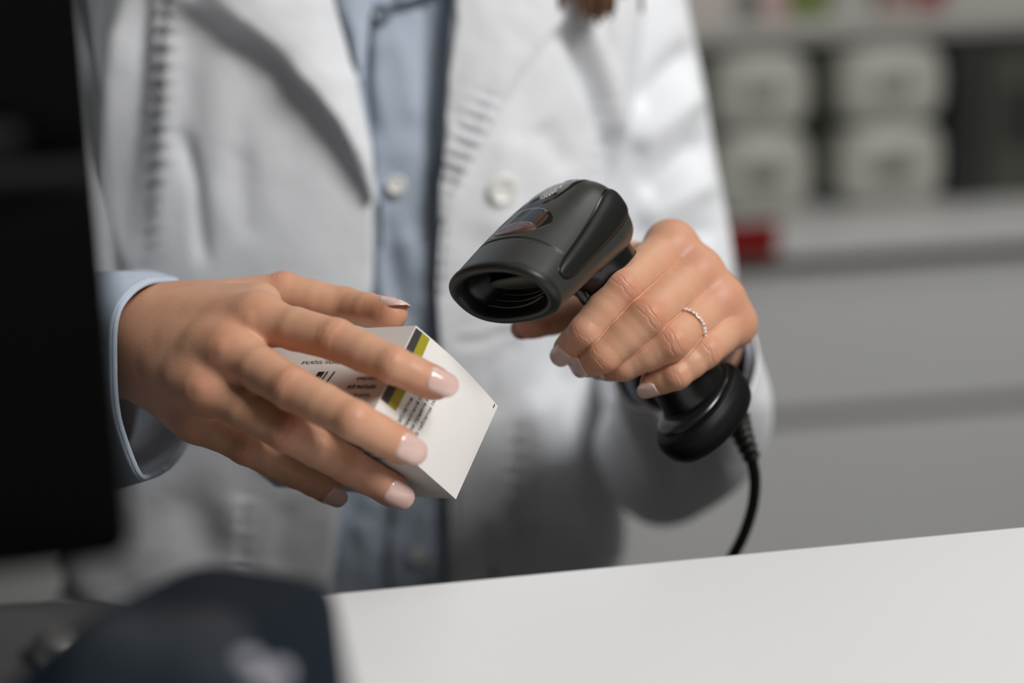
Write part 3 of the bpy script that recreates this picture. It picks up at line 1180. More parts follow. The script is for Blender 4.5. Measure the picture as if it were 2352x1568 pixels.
lapel([(752, -70), (768, 10), (800, 110), (828, 220), (848, 330), (862, 446)],
      [(420, -60), (520, 10), (628, 96), (718, 190), (798, 300), (858, 452)], 0.015, 31, [])
lapel([(1046, -70), (1042, 10), (1031, 130), (1022, 260), (1014, 380), (1008, 500)],
      [(1345, -70), (1282, 24), (1216, 112), (1150, 222), (1080, 345), (1016, 505)], 0.007, 41,
      [([(1110, 200), (1055, 340), (1020, 450)], 0.0024, 30.0, 26.0, 0.0)])


# ---------------------------------------------- shirt
folds_S = [([(850, 20), (838, 190), (862, 330)], -0.004, 16), ([(905, 60), (935, 170), (960, 300)], 0.002, 30),
           ([(930, 520), (960, 640), (985, 720)], 0.0025, 34), ([(880, 480), (905, 640), (930, 740)], -0.002, 24),
           ([(820, 1180), (850, 1270), (840, 1340)], 0.0022, 22), ([(985, 1150), (975, 1240), (995, 1340)], 0.0022, 18)]
pl_line = [(842, -60), (846, 60), (852, 200), (858, 430), (872, 700), (890, 950), (903, 1150), (896, 1250), (892, 1420)]
nz, nu = 240, 160
zz = np.linspace(0.80, 1.40, nz)
ph = np.concatenate([np.linspace(-math.pi, -0.75, 30), np.linspace(-0.73, 0.73, 100), np.linspace(0.75, math.pi, 30)])
PH, ZZ = np.meshgrid(ph, zz)
P = trunk(PH.ravel(), ZZ.ravel(), 0.0, 'shirt')
Nn = sheet_normals(P, nz, nu)
if (Nn[:, 1] * -np.cos(PH.ravel())).sum() < 0:
    Nn = -Nn
Q = px_of(P)
D = 0.0012 * vnoise(Q, 120.0, 60) + 0.0006 * vnoise(Q, 50.0, 61)
for ln, a, w in folds_S:
    D = D + fold(Q, ln, a, w)
d, s_, sg, L_ = polydist(Q, pl_line)
D = D + np.where(np.abs(PH.ravel()) < 1.0, 0.0035 * smooth01(-d * sg, -3, 3) * (1 - smooth01(-d * sg, 112, 124)), 0)
P = P + Nn * D[:, None]
shirt = cloth_ob('shirt', P, grid_faces(nz, nu), M_SHIRT, person, 0.0008)


def button(px, py, kind, rad, parent, lift, name='button', label=None, m=None):
    phi, z = px_phi(px, py, kind)
    c = trunk(np.array([phi]), np.array([z]), 0.0, kind)[0]
    e = trunk(np.array([phi + 0.02]), np.array([z]), 0.0, kind)[0]
    f = trunk(np.array([phi]), np.array([z + 0.01]), 0.0, kind)[0]
    ex, ez = unit(e - c), unit(f - c)
    n = unit(np.cross(ex, ez))
    c = c + n * lift
    prof = [(0.0, 0.55), (0.35, 0.45), (0.55, 0.5), (0.72, 0.95), (0.9, 0.9), (1.0, 0.45), (0.97, 0.0), (0.0, -0.1)]
    m_ = 28
    a = np.linspace(0, 2 * np.pi, m_, endpoint=False)
    rings = [c + rad * r * (np.cos(a)[:, None] * ex + np.sin(a)[:, None] * ez) + n * h * rad * 0.36 for r, h in prof if r > 0]
    V, F = loft(rings)
    b = mesh_ob(name, V, F, m or M_BUTTON, parent, label=label)
    parts = []
    for k in range(4):
        aa = k * math.pi / 2 + 0.6
        p = c + rad * 0.22 * (math.cos(aa) * ex + math.sin(aa) * ez) + n * rad * 0.17
        parts.append(loft([p + rad * 0.075 * (np.cos(a)[:, None] * ex + np.sin(a)[:, None] * ez) + n * h for h in (-0.0003, 0.0002)]))
    V2, F2 = merge(parts)
    return b


button(908, 426, 'shirt', 0.0060, shirt, 0.0060, label='small pearl shirt button')
button(960, 1263, 'shirt', 0.0056, shirt, 0.0060, label='small pearl shirt button')
button(879, 36, 'shirt', 0.0060, shirt, 0.0055, label='shaded shirt button under the collar', m=mat('shaded_button', (0.16, 0.19, 0.23), 0.4))  # the collar's shade is put into this button's darker colour
button(1149, 436, 'coat', 0.0092, coat, 0.0040, label='round white coat button')
button(1140, 1306, 'coat', 0.0048, coat, 0.0030, label='small coat button coloured dark for shade', m=mat('shaded_coat_button', (0.05, 0.05, 0.05), 0.3, 0.6))  # lower coat button, its shade put into the dark colour

# buttonhole at the coat's edge
def slit(pxs, kind, lift, r, parent, name, m, label=None):
    pts = []
    for x, y in pxs:
        phi, z = px_phi(x, y, kind)
        pts.append(trunk(np.array([phi]), np.array([z]), lift, kind)[0])
    V, F = tube(catmull(pts, 24), r, 8)
    return mesh_ob(name, V, F, m, parent, label=label)


slit([(871, 462), (873, 500), (876, 545), (879, 568)], 'coat', 0.0015, 0.0011, coat, 'buttonhole', mat('dark_thread', (0.04, 0.045, 0.06), 0.8), 'dark buttonhole slit at the front edge')

# shirt collar wings at the top of the picture
def collar_wing(pts, name='collar'):
    Vv, n, m = [], 30, 16
    A = catmull([p[0] for p in pts], n)
    B = catmull([p[1] for p in pts], n)
    for i in range(n):
        for j in range(m):
            t = j / (m - 1)
            q = A[i] + (B[i] - A[i]) * t
            phi, z = px_phi(q[0], q[1], 'shirt') if (i % 5 == 0 or True) else (0, 0)
            c = trunk(np.array([phi]), np.array([z]), 0.006 + 0.006 * math.sin(t * 3.0), 'shirt')[0]
            Vv.append(c)
    return cloth_ob(name, np.array(Vv), grid_faces(n, m), M_SHIRT, shirt, 0.0014)


collar_wing([((742, -100), (872, -60)), ((752, -20), (856, 10)), ((790, 70), (846, 80)), ((820, 150), (838, 170)), ((832, 196), (836, 200))])
collar_wing([((905, -100), (1090, -100)), ((915, -40), (1060, -50)), ((905, 0), (1000, -20)), ((897, 16), (950, -10))])


# ---------------------------------------------- sleeves
def sleeve(path, radii, m, name, folds_fn, mtl, parent, thick=0.0016, n=150, label=None, folds=()):
    path = catmull(path, n)
    rad = catmull([(r, 0, 0) for r in radii], n)[:, 0]
    T, N, B = frames(path)
    a = np.linspace(0, 2 * np.pi, m, endpoint=False)
    V = []
    for i in range(n):
        t = i / (n - 1)
        r = rad[i] * (1 + folds_fn(t, a))
        V.append(path[i] + r[:, None] * (np.cos(a)[:, None] * N[i] + np.sin(a)[:, None] * B[i]))
    V = np.concatenate(V)
    if folds:
        Nn = unit(V - np.repeat(path, m, 0))
        vis = np.clip((Nn * unit(TC - V)).sum(1) * 2, 0, 1)
        Q = px_of(V)
        D = sum(fold(Q, *f) for f in folds)
        V = V + Nn * (D * vis)[:, None]
    return cloth_ob(name, V, grid_faces(n, m, False, True), mtl, parent, thick, label)


def fold_fn(seed, amp):
    r = np.random.default_rng(seed)
    K = [(r.uniform(3, 15), r.integers(1, 4), r.uniform(0, 6.3), r.uniform(0.5, 1)) for _ in range(9)]

    def fn(t, a):
        d = 0
        for f, k, p, am in K:
            d = d + am * np.sin(f * t * 2 * np.pi * 0.5 + k * a + p + 0.7 * np.sin(a + p))
        return amp * d / 3.0
    return fn


sleeve([SH_R + [0.03, 0, 0.06], SH_R + [-0.0, 0, -0.06], (SH_R + EL_R) / 2, EL_R + [0, 0, 0.05], EL_R + [0.012, -0.03, -0.005], (EL_R * 0.6 + WR_R * 0.4), WR_R + (EL_R - WR_R) * 0.34],
       [0.070, 0.066, 0.060, 0.056, 0.056, 0.054, 0.050], 64, 'sleeve', fold_fn(4, 0.05), M_COAT, coat)
wl = WR_L
cuffc = at(1574, 818, 0.766)
sleeve([SH_L + [-0.03, 0, 0.06], SH_L + [-0.005, 0.02, -0.02], at(1402, 60, 0.985), at(1476, 400, 0.98), at(1520, 690, 0.965), at(1552, 920, 0.93), at(1524, 1046, 0.905), at(1590, 965, 0.85), cuffc],
       [0.066, 0.060, 0.054, 0.050, 0.049, 0.048, 0.042, 0.045, 0.039], 110, 'sleeve', fold_fn(11, 0.04), M_COAT, coat, n=260,
       folds=[([(1610, 100), (1540, 160), (1455, 250)], -0.010, 30), ([(1615, 205), (1540, 275), (1455, 350)], 0.008, 30),
              ([(1630, 310), (1570, 360), (1470, 450)], -0.010, 30), ([(1640, 410), (1560, 462), (1470, 520)], 0.007, 30),
              ([(1650, 520), (1570, 540), (1480, 600)], -0.005, 26), ([(1400, 900), (1450, 1010), (1520, 1120)], 0.006, 26),
              ([(1470, 930), (1520, 1040), (1560, 1120)], -0.007, 26), ([(1760, 880), (1700, 1010), (1620, 1100)], 0.005, 30)])

# shirt cuffs
def cuff(rim, back, name='cuff', label='light blue turned shirt cuff'):
    R0 = catmull(np.vstack([rim, rim[:1]]), 97)[:-1]
    R1 = catmull(np.vstack([back, back[:1]]), 97)[:-1]
    rows = []
    for t in np.linspace(0, 1, 26):
        w = 0.0011 * np.sin(np.linspace(0, 2 * np.pi, 96, endpoint=False) * 7 + 5 * t) * t
        q = R0 * (1 - t) + R1 * t
        c = q.mean(0)
        bulge = 1 + 0.05 * math.sin(t * math.pi)
        rows.append(c + (q - c) * (bulge + w[:, None] * 8))
    V = np.concatenate(rows)
    return cloth_ob(name, V, grid_faces(26, 96, False, True), M_SHIRT, shirt, 0.0030, label)


rimA = [at(*p) for p in [(404, 645, 0.672), (338, 650, 0.642), (290, 686, 0.620), (266, 740, 0.610), (263, 840, 0.610), (268, 930, 0.611), (284, 1000, 0.614), (318, 1086, 0.622), (342, 1094, 0.640), (392, 1066, 0.668), (432, 1004, 0.690), (452, 900, 0.704), (462, 780, 0.704), (446, 690, 0.694)]]
dA = (FE_R - WR_R) * 0.62 + np.array([-0.012, 0, 0.0095])
rA = np.array(rimA)
cuff(rA, rA.mean(0) + (rA - rA.mean(0)) * 1.13 + dA)
# stitched hem of that cuff
rr = catmull(np.vstack([rimA, rimA[:1]]), 200)
V, F = tube(rr, 0.0013, 8, False)
mesh_ob('cuff_hem', V, F, M_SHIRT, shirt)
cB = at(1576, 820, 0.768)
axB = unit(WR_L - FE_L)
exB = unit(np.cross(axB, [0, 0, 1.0]))
eyB = np.cross(exB, axB)
rimB = [cB + 0.0355 * (math.cos(a) * exB * 0.95 + math.sin(a) * eyB) + axB * 0.004 * math.sin(3 * a) for a in np.linspace(0, 2 * np.pi, 14, endpoint=False)]
cuff(np.array(rimB), np.array(rimB) - axB * 0.06)

# hair: cap and the long locks falling over the far lapel
def hair_parts():
    parts = []
    x, y = XC, YC
    cap = []
    hv, hf = surface_nets(lambda P: np.maximum(ellip(P, (x * 1000, y * 1000 - 8, 1572), np.eye(3), (86, 104, 120)), np.minimum(-(P[..., 1] - (y * 1000 - 40)) * 1.0, 1585 - P[..., 2])), (x * 1000 - 110, y * 1000 - 130, 1430), (x * 1000 + 110, y * 1000 + 120, 1700), 9.0)
    parts.append((hv / 1000, hf.tolist()))
    for k in range(34):
        r = np.random.default_rng(100 + k)
        tip = at(1375 + r.normal() * 34, 30 + r.uniform(-46, 26), 0.845 + r.normal() * 0.004)
        top = np.array([x + 0.078, y + r.uniform(-0.03, 0.05), 1.56 + r.uniform(-0.04, 0.04)])
        mid = np.array([x + 0.10, y - 0.03 + r.normal() * 0.01, 1.40])
        low = tip + np.array([0.003 + r.normal() * 0.004, 0.004, 0.10])
        p = catmull([top, mid, low, tip], 26)
        parts.append(tube(p, np.linspace(1, 0.12, 26) ** 0.6 * 0.0042, 7))
    return merge(parts)


V, F = hair_parts()
mesh_ob('hair', V, F, M_HAIR, person)

# ------------------------------------------------------------------ barcode scanner (camera-axes mm frame)
sF = unit(np.array([-.571, -.471, .674]))
sU = np.array([-.386, .877, .284])
sU = unit(sU - sF * (sU @ sF))
sS = np.cross(sU, sF)          # side that faces the camera
if sS[2] < 0:
    sS = -sS
sO = cs(1153, 672, 608)        # centre of the nose opening
scanner = thing('barcode_scanner', 'black handheld barcode scanner with an oval reading window, gripped around its handle', 'barcode scanner', w_of(sO))

HT = np.array([0, 8, 20, 34, 50, 64, 76, 86, 93, 97.5, 99.5]) * 0.855
HAW = np.array([27.5, 27.6, 27.4, 27.0, 26.4, 25.4, 23.6, 20.4, 15.8, 9.6, 2.8])
HUP = np.array([16.5, 17.8, 19.8, 21.8, 23.6, 24.6, 24.4, 22.2, 17.6, 10.8, 3.2])
HLO = np.array([17.5, 17.3, 16.8, 16.4, 16.4, 16.4, 15.8, 14.0, 11.0, 7.0, 2.2])
DROP = np.array([0, 0, 0, 0, 0, -.3, -1.0, -2.2, -3.4, -4.2, -4.6])


def cub(x, xp, fp):
    """monotone-ish cubic through the stations"""
    x = np.asarray(x, float)
    m = np.gradient(fp, xp)
    i = np.clip(np.searchsorted(xp, x) - 1, 0, len(xp) - 2)
    h = xp[i + 1] - xp[i]
    t = (x - xp[i]) / h
    return (2 * t ** 3 - 3 * t ** 2 + 1) * fp[i] + (t ** 3 - 2 * t ** 2 + t) * h * m[i] + (-2 * t ** 3 + 3 * t ** 2) * fp[i + 1] + (t ** 3 - t ** 2) * h * m[i + 1]


def head(t, th, off=0.0, sc=1.0):
    """t mm behind the nose, th angle: 0 = camera side, pi/2 = top"""
    t, th = np.broadcast_arrays(np.asarray(t, float), np.asarray(th, float))
    a = cub(t, HT, HAW) * sc + off
    up = cub(t, HT, HUP) * sc + off
    lo = cub(t, HT, HLO) * sc + off
    c, s_ = np.cos(th), np.sin(th)
    n = np.where(s_ > 0, 2.1 + 0.3 * np.clip(t / 40, 0, 1), 2.6)
    r = (np.abs(c) ** n + np.abs(s_) ** n) ** (-1 / n)
    x = a * r * c
    y = np.where(s_ > 0, up, lo) * r * s_
    slant = 0.42 * y * np.clip(1 - t / 45.0, 0, 1)
    y2 = y + cub(t, HT, DROP)
    return sO + (slant - t)[..., None] * sF + x[..., None] * sS + y2[..., None] * sU


NA = 96
ang = np.linspace(0, 2 * np.pi, NA, endpoint=False)


def head_rings(ts, off=0.0, sc=1.0):
    return [w_of(head(np.full(NA, t), ang, off if np.isscalar(off) else off[i], sc if np.isscalar(sc) else sc[i])) for i, t in enumerate(ts)]


# shell with a shallow seam groove
ts = np.concatenate([np.linspace(1.5, 16.0, 10), [16.5, 16.8, 17.2, 17.6, 17.9, 18.4], np.linspace(19.5, 78, 34), np.linspace(79, 85.0, 24)])
offs = [np.where((np.abs(t - 17.2) < 0.5) & (np.sin(ang) > -0.1), -0.45, 0.0) for t in ts]
V, F = loft(head_rings(ts, offs), False, True)
shell = mesh_ob('head_shell', V, F, M_PLASTIC, scanner)
fix_normals(shell)
# nose bezel: rounded rubber rim, running into the throat
prof = [(2.5, 0.0, 1), (1.0, 0.35, 1), (-0.8, 0.1, 1), (-2.0, -0.9, 1), (-2.4, -2.4, 1), (-2.3, -3.2, 1), (-1.4, -4.1, 1), (0.6, -4.5, 1), (3.0, -4.8, 1)]
rings = [w_of(head(np.full(NA, max(t, 0.0)), ang, o) + (-(min(t, 0)) * sF)) for t, o, _ in prof]
V, F = loft(rings, False, False)
bz = mesh_ob('nose_bezel', V, F, M_BEZEL, scanner)
fix_normals(bz)
# stepped throat
tp = [(3.0, -4.8), (7, -5.2), (7.2, -5.9), (11, -6.3), (11.2, -7.0), (15, -7.4), (15.2, -8.1), (21, -9), (30, -10)]
V, F = loft([w_of(head(np.full(NA, t), ang, o)) for t, o in tp], False, True)
throat = mesh_ob('nose_throat', V, F, mat('throat_plastic', (0.006, 0.006, 0.006), 0.35), scanner)


def patch_on_head(tc, thc, lt, lth, n, m, hgt, shape='ellipse', tilt=0.0, edge=0.25, base=0.05):
    """raised pad on the shell, ellipse in (t, angle) space"""
    V = []
    rr = np.linspace(0, 1, n)
    aa = np.linspace(0, 2 * np.pi, m, endpoint=False)
    rows = []
    for r in rr:
        ex = 2.0 if shape == 'ellipse' else 3.2
        c, s_ = np.cos(aa), np.sin(aa)
        k = (np.abs(c) ** ex + np.abs(s_) ** ex) ** (-1 / ex)
        dt = lt * r * k * c
        dth = lth * r * k * s_
        t = tc + dt
        th = thc + dth + tilt * dt
        h = base + hgt * (1 - np.clip((r - (1 - edge)) / edge, 0, 1) ** 2.2)
        h = np.where(r > 0.999, -0.25, h)
        rows.append(w_of(head(t, th, h)))
    return loft(rows[1:], True, False)


# side grips, each over a flat dark patch that paints a groove's shade
def grip(sgn, th0, extra, flat, name, m_, parent):
    n, m = 60, 26
    rows = []
    for i in range(n):
        f = (1 - math.cos(math.pi * i / (n - 1))) / 2
        t = 8.5 - extra * 14 + (74 + extra * 22) * f
        wv = (0.245 + extra) * (max(0, 1 - abs(2 * f - 1) ** 9)) ** 0.5 * (1 + 0.45 * f)
        wv = max(wv, 0.01)
        cth = th0 + sgn * (-0.06 + 0.52 * f ** 1.5)
        row = []
        for j in range(m):
            u = j / (m - 1) * 2 - 1
            ed = min(1, 7 * min(f, 1 - f) + 0.1) ** 0.5
            h = 0.10 if flat else 1.6 * (1 - abs(u) ** 4.0) * ed
            row.append(head(t, cth + sgn * u * wv, h if abs(u) < 0.999 and 0 < i < n - 1 else -0.5))
        rows.append(row)
    G = np.array(rows).reshape(-1, 3)
    o = mesh_ob(name, w_of(G), grid_faces(n, m), m_, parent)
    fix_normals(o)
    return o


for sgn, th0 in ((1, 0.05), (-1, math.pi - 0.05)):
    o = grip(sgn, th0, 0.0, False, 'side_grip', M_RUBBER, scanner)
    grip(sgn, th0, 0.045, True, 'grip_shade_rim', M_HANDLE, o)
# top display strip, silver badge, status lens
V, F = patch_on_head(60, math.pi / 2 - 0.02, 21, 0.42, 12, 60, 0.35, 'super')
o = mesh_ob('top_display', V, F, M_GLOSS, scanner)
V, F = patch_on_head(52.5, math.pi / 2 - 0.08, 9, 0.17, 10, 48, 0.30, base=0.42)
bd = mesh_ob('silver_badge', V, F, M_SILVER, o)
# small engraved bars of the badge
parts = []
for k in range(5):
    V, F = patch_on_head(65 + 2.4 * k, math.pi / 2 - 0.10 + 0.02 * (k % 2), 0.7, 0.11, 5, 14, 0.2, base=0.42)
    parts.append((V, F))
V, F = merge(parts)
mesh_ob('lettering', V, F, M_SILVER, o)
V, F = patch_on_head(29, math.pi / 2, 10.0, 0.72, 12, 60, 0.15, base=0.02)
o = mesh_ob('lens_surround', V, F, M_GLOSS, scanner)
V, F = patch_on_head(24.0, math.pi / 2 - 0.06, 4.4, 0.50, 12, 60, 0.5, base=0.15, edge=0.8)
mesh_ob('status_lens', V, F, M_LENS, o)
# reading window, set back and tilted in the throat
Wc = cs(1190, 652, 627)
wn = unit(sF * 0.72 - sU * 0.62)
wx, wy = sS, unit(np.cross(wn, sS))
if wy @ sU < 0:
    wy = -wy
aa = np.linspace(0, 2 * np.pi, 48, endpoint=False)
ex = 3.0
kk = (np.abs(np.cos(aa)) ** ex + np.abs(np.sin(aa)) ** ex) ** (-1 / ex)
rim_ = [Wc + np.outer(14.5 * kk * np.cos(aa), wx) + np.outer(7.0 * kk * np.sin(aa), wy) + wn * d for d in (0.0, 0.9)]
V, F = loft([w_of(r) for r in rim_])
o = mesh_ob('scan_window', V, F, M_GLASSW, scanner, smooth=False)
fix_normals(o)
# inner ribs beneath the window
for k in range(3):
    q = [sO - (5.5 + 4.4 * k) * sF + sS * x + sU * (-9.6 + 0.8 * k + 0.012 * x * x) for x in np.linspace(-17 + k, 17 - k, 20)]
    V, F = tube(w_of(np.array(q)), 0.0005, 8)
    mesh_ob('throat_rib', V, F, M_HANDLE, scanner)
# small screw in the underside
V, F = patch_on_head(42, -0.82, 1.5, 0.05, 6, 20, 0.4)
mesh_ob('screw', V, F, M_HANDLE, scanner)

# handle
hd = unit(np.array([.60, -.745, -.30]))
hA = sO - sF * 59 - sU * 8 + sS * 1.5
hx = unit(sS - hd * (sS @ hd))                 # across
hy = np.cross(hd, hx)
if hy @ sF < 0:
    hy = -hy                                   # forwards
SH = lambda L, a, b, dx=0, dy=0: w_of(hA + hd * L + hx * dx + hy * dy + np.outer(a * np.cos(ang), hx) + np.outer(b * np.sin(ang), hy))
stations = [(-6, 17, 26, 0, 0), (4, 16.5, 23, 0, 0), (14, 15.5, 18.5, 0, -1), (28, 14.6, 16.6, 0, -2), (45, 14.2, 16.0, 0, -2), (62, 14.4, 16.2, 0, -1.5), (78, 15.4, 17.2, 0, -.5), (88, 16.5, 18.6, 0, 0), (92, 16.6, 18.8, 0, 0)]
st = np.array(stations, float)
LL = np.linspace(-6, 92, 50)
V, F = loft([SH(L, *[cub(np.array([L]), st[:, 0], st[:, k])[0] for k in (1, 2, 3, 4)]) for L in LL])
o = mesh_ob('handle', V, F, M_HANDLE, scanner)
fix_normals(o)
# flared foot
fs = np.array([(84, 15.6, 17.4, 0, 0), (87, 16.0, 18.4, .3, .3), (89, 18.0, 22.5, 1.2, 2.0), (90.5, 19.8, 27.4, 1.8, 4.4), (93, 20.8, 29.4, 2, 5.4), (98, 21.0, 30.0, 2.5, 5.8), (103, 20.2, 28.6, 2.5, 5.2), (107, 17.4, 24.5, 2, 4.0), (109.5, 11, 16, 2, 3)], float)
LL = np.concatenate([np.linspace(84, 92, 20), np.linspace(92.6, 109.5, 26)])
V, F = loft([SH(L, *[cub(np.array([L]), fs[:, 0], fs[:, k])[0] for k in (1, 2, 3, 4)]) for L in LL])
foot = mesh_ob('handle_foot', V, F, M_FOOTB, scanner, label='flared matt foot of the handle')
fix_normals(foot)
# smooth raised face on the foot's upper side, and its groove
V, F = loft([SH(L, a_, b_, 1.4, 4.2) for L, a_, b_ in ((90.0, 18.4, 25.4), (88.8, 18.0, 25.0), (88.2, 17.4, 24.2), (87.9, 14.0, 16.0))], False, False)
o = mesh_ob('foot_face', V, F, mat('foot_face_plastic', (0.016, 0.016, 0.016), 0.25, 0, 0.5), foot, label='smoother dark grey upper face of the foot')
fix_normals(o)
# trigger
tq = [hA + hd * L + hy * (18.5 - 0.05 * (L - 18) ** 2 * 0.2) for L in np.linspace(6, 16, 14)]
V, F = tube(w_of(np.array(tq)), [0.003] * 14, 12)
mesh_ob('trigger', V, F, M_GLOSS, scanner)

# strain relief and cable
c0 = cs(1692, 958, 706)
c1 = cs(1727, 1052, 718)
path = catmull([c0, cs(1706, 1000, 711), c1], 60)
rad = [(5.8 - 1.9 * i / 59) * (1.0 + 0.17 * math.sin(i / 59 * 2 * np.pi * 5.5)) / 1000 for i in range(60)]
V, F = tube(w_of(path), rad, 20)
mesh_ob('strain_relief', V, F, M_RUBBER, scanner)
cp = [cs(1724, 1044, 717), cs(1734, 1100, 722), cs(1728, 1165, 728), cs(1706, 1232, 734), cs(1675, 1290, 742), cs(1630, 1370, 750), cs(1560, 1480, 760)]
wp = [w_of(p) for p in cp]
last = wp[-1]
wp += [last + [-0.05, 0.01, -0.09], last + [-0.16, 0.0, -0.20], last + [-0.2, -0.03, -0.42]]
V, F = tube(catmull(wp, 160), 0.0029, 14)
mesh_ob('cable', V, F, M_RUBBER, scanner, label='black cord hanging behind the counter edge')

# ------------------------------------------------------------------ ring on the finger
J, R_, _ = HB.f['ring']
fr = 0.70
rc_ = J[0] + (J[1] - J[0]) * fr
rax = unit(J[1] - J[0])
rdv = unit(HB.f['ring'][2] - rax * (HB.f['ring'][2] @ rax))
rsd = np.cross(rdv, rax)
th = np.linspace(0, 2 * np.pi, 120, endpoint=False)
dirs = np.outer(np.cos(th), rdv) + np.outer(np.sin(th), rsd)
rr_ = np.full(120, 6.0)
for _ in range(60):
    rr_ = rr_ - np.clip(HB.finger((rc_ + dirs * rr_[:, None]).astype(np.float32), 'ring'), -1, 1) * 0.7
rr_ = np.convolve(np.concatenate([rr_[-6:], rr_, rr_[:6]]), np.ones(13) / 13, 'valid') + 0.25
loop = rc_ + dirs * rr_[:, None]
ring = thing('ring', 'slim rose gold ring set with tiny clear stones on the hand gripping the scanner', 'ring', w_of(rc_))
T = unit(np.roll(loop, -1, 0) - np.roll(loop, 1, 0))
sec = [(0.55, -0.62), (0.75, 0.0), (0.55, 0.62), (0.1, 0.80), (-0.45, 0.7), (-0.45, -0.7), (0.1, -0.80)]
V = np.concatenate([[loop[i] + dirs[i] * a + rax * b for a, b in sec] for i in range(120)])
o = mesh_ob('band', w_of(V), grid_faces(120, len(sec), True, True), M_GOLD, ring)
fix_normals(o)
bm = bmesh.new()
bmesh.ops.create_icosphere(bm, subdivisions=1, radius=0.00075)
SV = np.array([v.co[:] for v in bm.verts])
SF = [[v.index for v in f.verts] for f in bm.faces]
bm.free()
for k in range(-7, 8):
    i = int(round(k * 120 / (2 * np.pi) * 0.178)) % 120
    c = w_of(loop[i] + dirs[i] * 0.75)
    mesh_ob('stone', SV + c, SF, M_STONE, ring, smooth=False)
# claws between the stones
parts = []
for k in range(-8, 8):
    i = int(round((k + 0.5) * 120 / (2 * np.pi) * 0.178)) % 120
    for s in (-1, 1):
        parts.append((SV * 0.45 + w_of(loop[i] + dirs[i] * 0.85 + rax * 0.55 * s), SF))
V, F = merge(parts)
mesh_ob('claws', V, F, M_GOLD, ring)

# ------------------------------------------------------------------ carton in the hand (camera-axes mm)
bE1 = np.array([0.3723591, 0.81456627, -0.4447814])
bE2 = np.array([0.55606075, -0.5795107, -0.59578838])
bE3 = np.array([-0.7430647, -0.02547825, -0.66873441])
bO = cs(846, 968, 576)
BW, BD, BL = 48.0, 61.2, 123.0
carton = thing('medicine_carton', 'white medicine carton with dark and olive stripe and small print, held between thumb and fingers', 'box', w_of(bO + bE1 * BW / 2 + bE2 * BD / 2 + bE3 * BL / 2))


def bp(a, b, c):
    return bO + bE1 * a + bE2 * b + bE3 * c


n = 25
parts = []
# six walls; the end flap bows outward a little, the flap's top edge is rounded
def face(fn, name='x'):
    V = np.array([fn(u, v) for u in np.linspace(0, 1, n) for v in np.linspace(0, 1, n)])
    parts.append((w_of(V), [list(q) for q in grid_faces(n, n)]))


def bow(u, v):
    return 2.2 * math.sin(math.pi * u) * math.sin(math.pi * min(1, v * 1.0)) ** 0.7


face(lambda u, v: bp(u * BW, 0, v * BL))
face(lambda u, v: bp(u * BW, BD, v * BL))
face(lambda u, v: bp(0, u * BD, v * BL))
face(lambda u, v: bp(BW + 1.6 * math.sin(math.pi * u) * (1 - v) ** 2, u * BD, v * BL))
face(lambda u, v: bp(u * BW + 1.6 * math.sin(math.pi * v) * u * u, v * BD, -bow(u, v)))
face(lambda u, v: bp(u * BW, v * BD, BL))
V, F = merge(parts)
o = mesh_ob('carton_body', V, F, M_CARD, carton, smooth=True)
bm = bmesh.new()
bm.from_mesh(o.data)
bmesh.ops.remove_doubles(bm, verts=bm.verts, dist=0.00005)
bmesh.ops.recalc_face_normals(bm, faces=bm.faces)
for e in bm.edges:
    if len(e.link_faces) == 2 and e.calc_face_angle(0) > 0.6:
        e.smooth = False
bm.to_mesh(o.data)
bm.free()


def endp(a, b, off=0.12):
    """point on the bowed end flap"""
    return bp(a + 1.6 * math.sin(math.pi * b / BD) * (a / BW) ** 2, b, -bow(a / BW, b / BD) - off)


def sidep(a, c, off=0.12):
    return bO + bE1 * a - bE2 * off + bE3 * c


def lowp(b, c, off=0.12):
    return bO - bE1 * off + bE2 * b + bE3 * c


def strip(fn, a0, a1, b0, b1, m, name, k=20, label=None):
    V = np.array([fn(a0 + (a1 - a0) * i / k, b0 + (b1 - b0) * j / 6) for i in range(k + 1) for j in range(7)])
    return mesh_ob(name, w_of(V), grid_faces(k + 1, 7), m, carton, label=label)


strip(endp, BW * 0.985, BW * 0.235, 0.4, 4.6, M_STRIPE, 'stripe', label='dark printed stripe')
strip(endp, BW * 0.985, BW * 0.235, 4.6, 9.6, M_OLIVE, 'stripe', label='olive printed stripe')


def text_on(txt, size, fn, u0, v0, du, dv, m, name='printed_text', shear=0.0, bold=0.0):
    """flat lettering laid on a face: (x,y) of the text -> fn(u0 + x*du.. , v0 ..)"""
    c = bpy.data.curves.new('t', 'FONT')
    c.body = txt
    c.size = size
    c.shear = shear
    c.offset = bold
    c.resolution_u = 3
    ob = bpy.data.objects.new('t', c)
    COL.objects.link(ob)
    bpy.context.view_layer.update()
    me = bpy.data.meshes.new_from_object(ob.evaluated_get(bpy.context.evaluated_depsgraph_get()))
    V = np.array([v.co[:] for v in me.vertices])
    F = [list(p.vertices) for p in me.polygons]
    bpy.data.objects.remove(ob)
    if len(V) == 0:
        return None
    P = np.array([fn(u0 + x * du[0] + y * dv[0], v0 + x * du[1] + y * dv[1]) for x, y, _ in V])
    return mesh_ob(name, w_of(P), F, m, carton, smooth=False)


# end flap: lines run up the flap
for k, (t, z_) in enumerate((('Таблетки, покрытые', 3.1), ('пленочной оболочкой', 2.7), ('для приема внутрь', 2.7), ('20 таблеток по 10 мг', 2.7))):
    text_on(t, z_, endp, 6.5 + 0.5 * k, 14.4 + 3.7 * k, (1, 0), (0, -1), M_INK, bold=0.02)
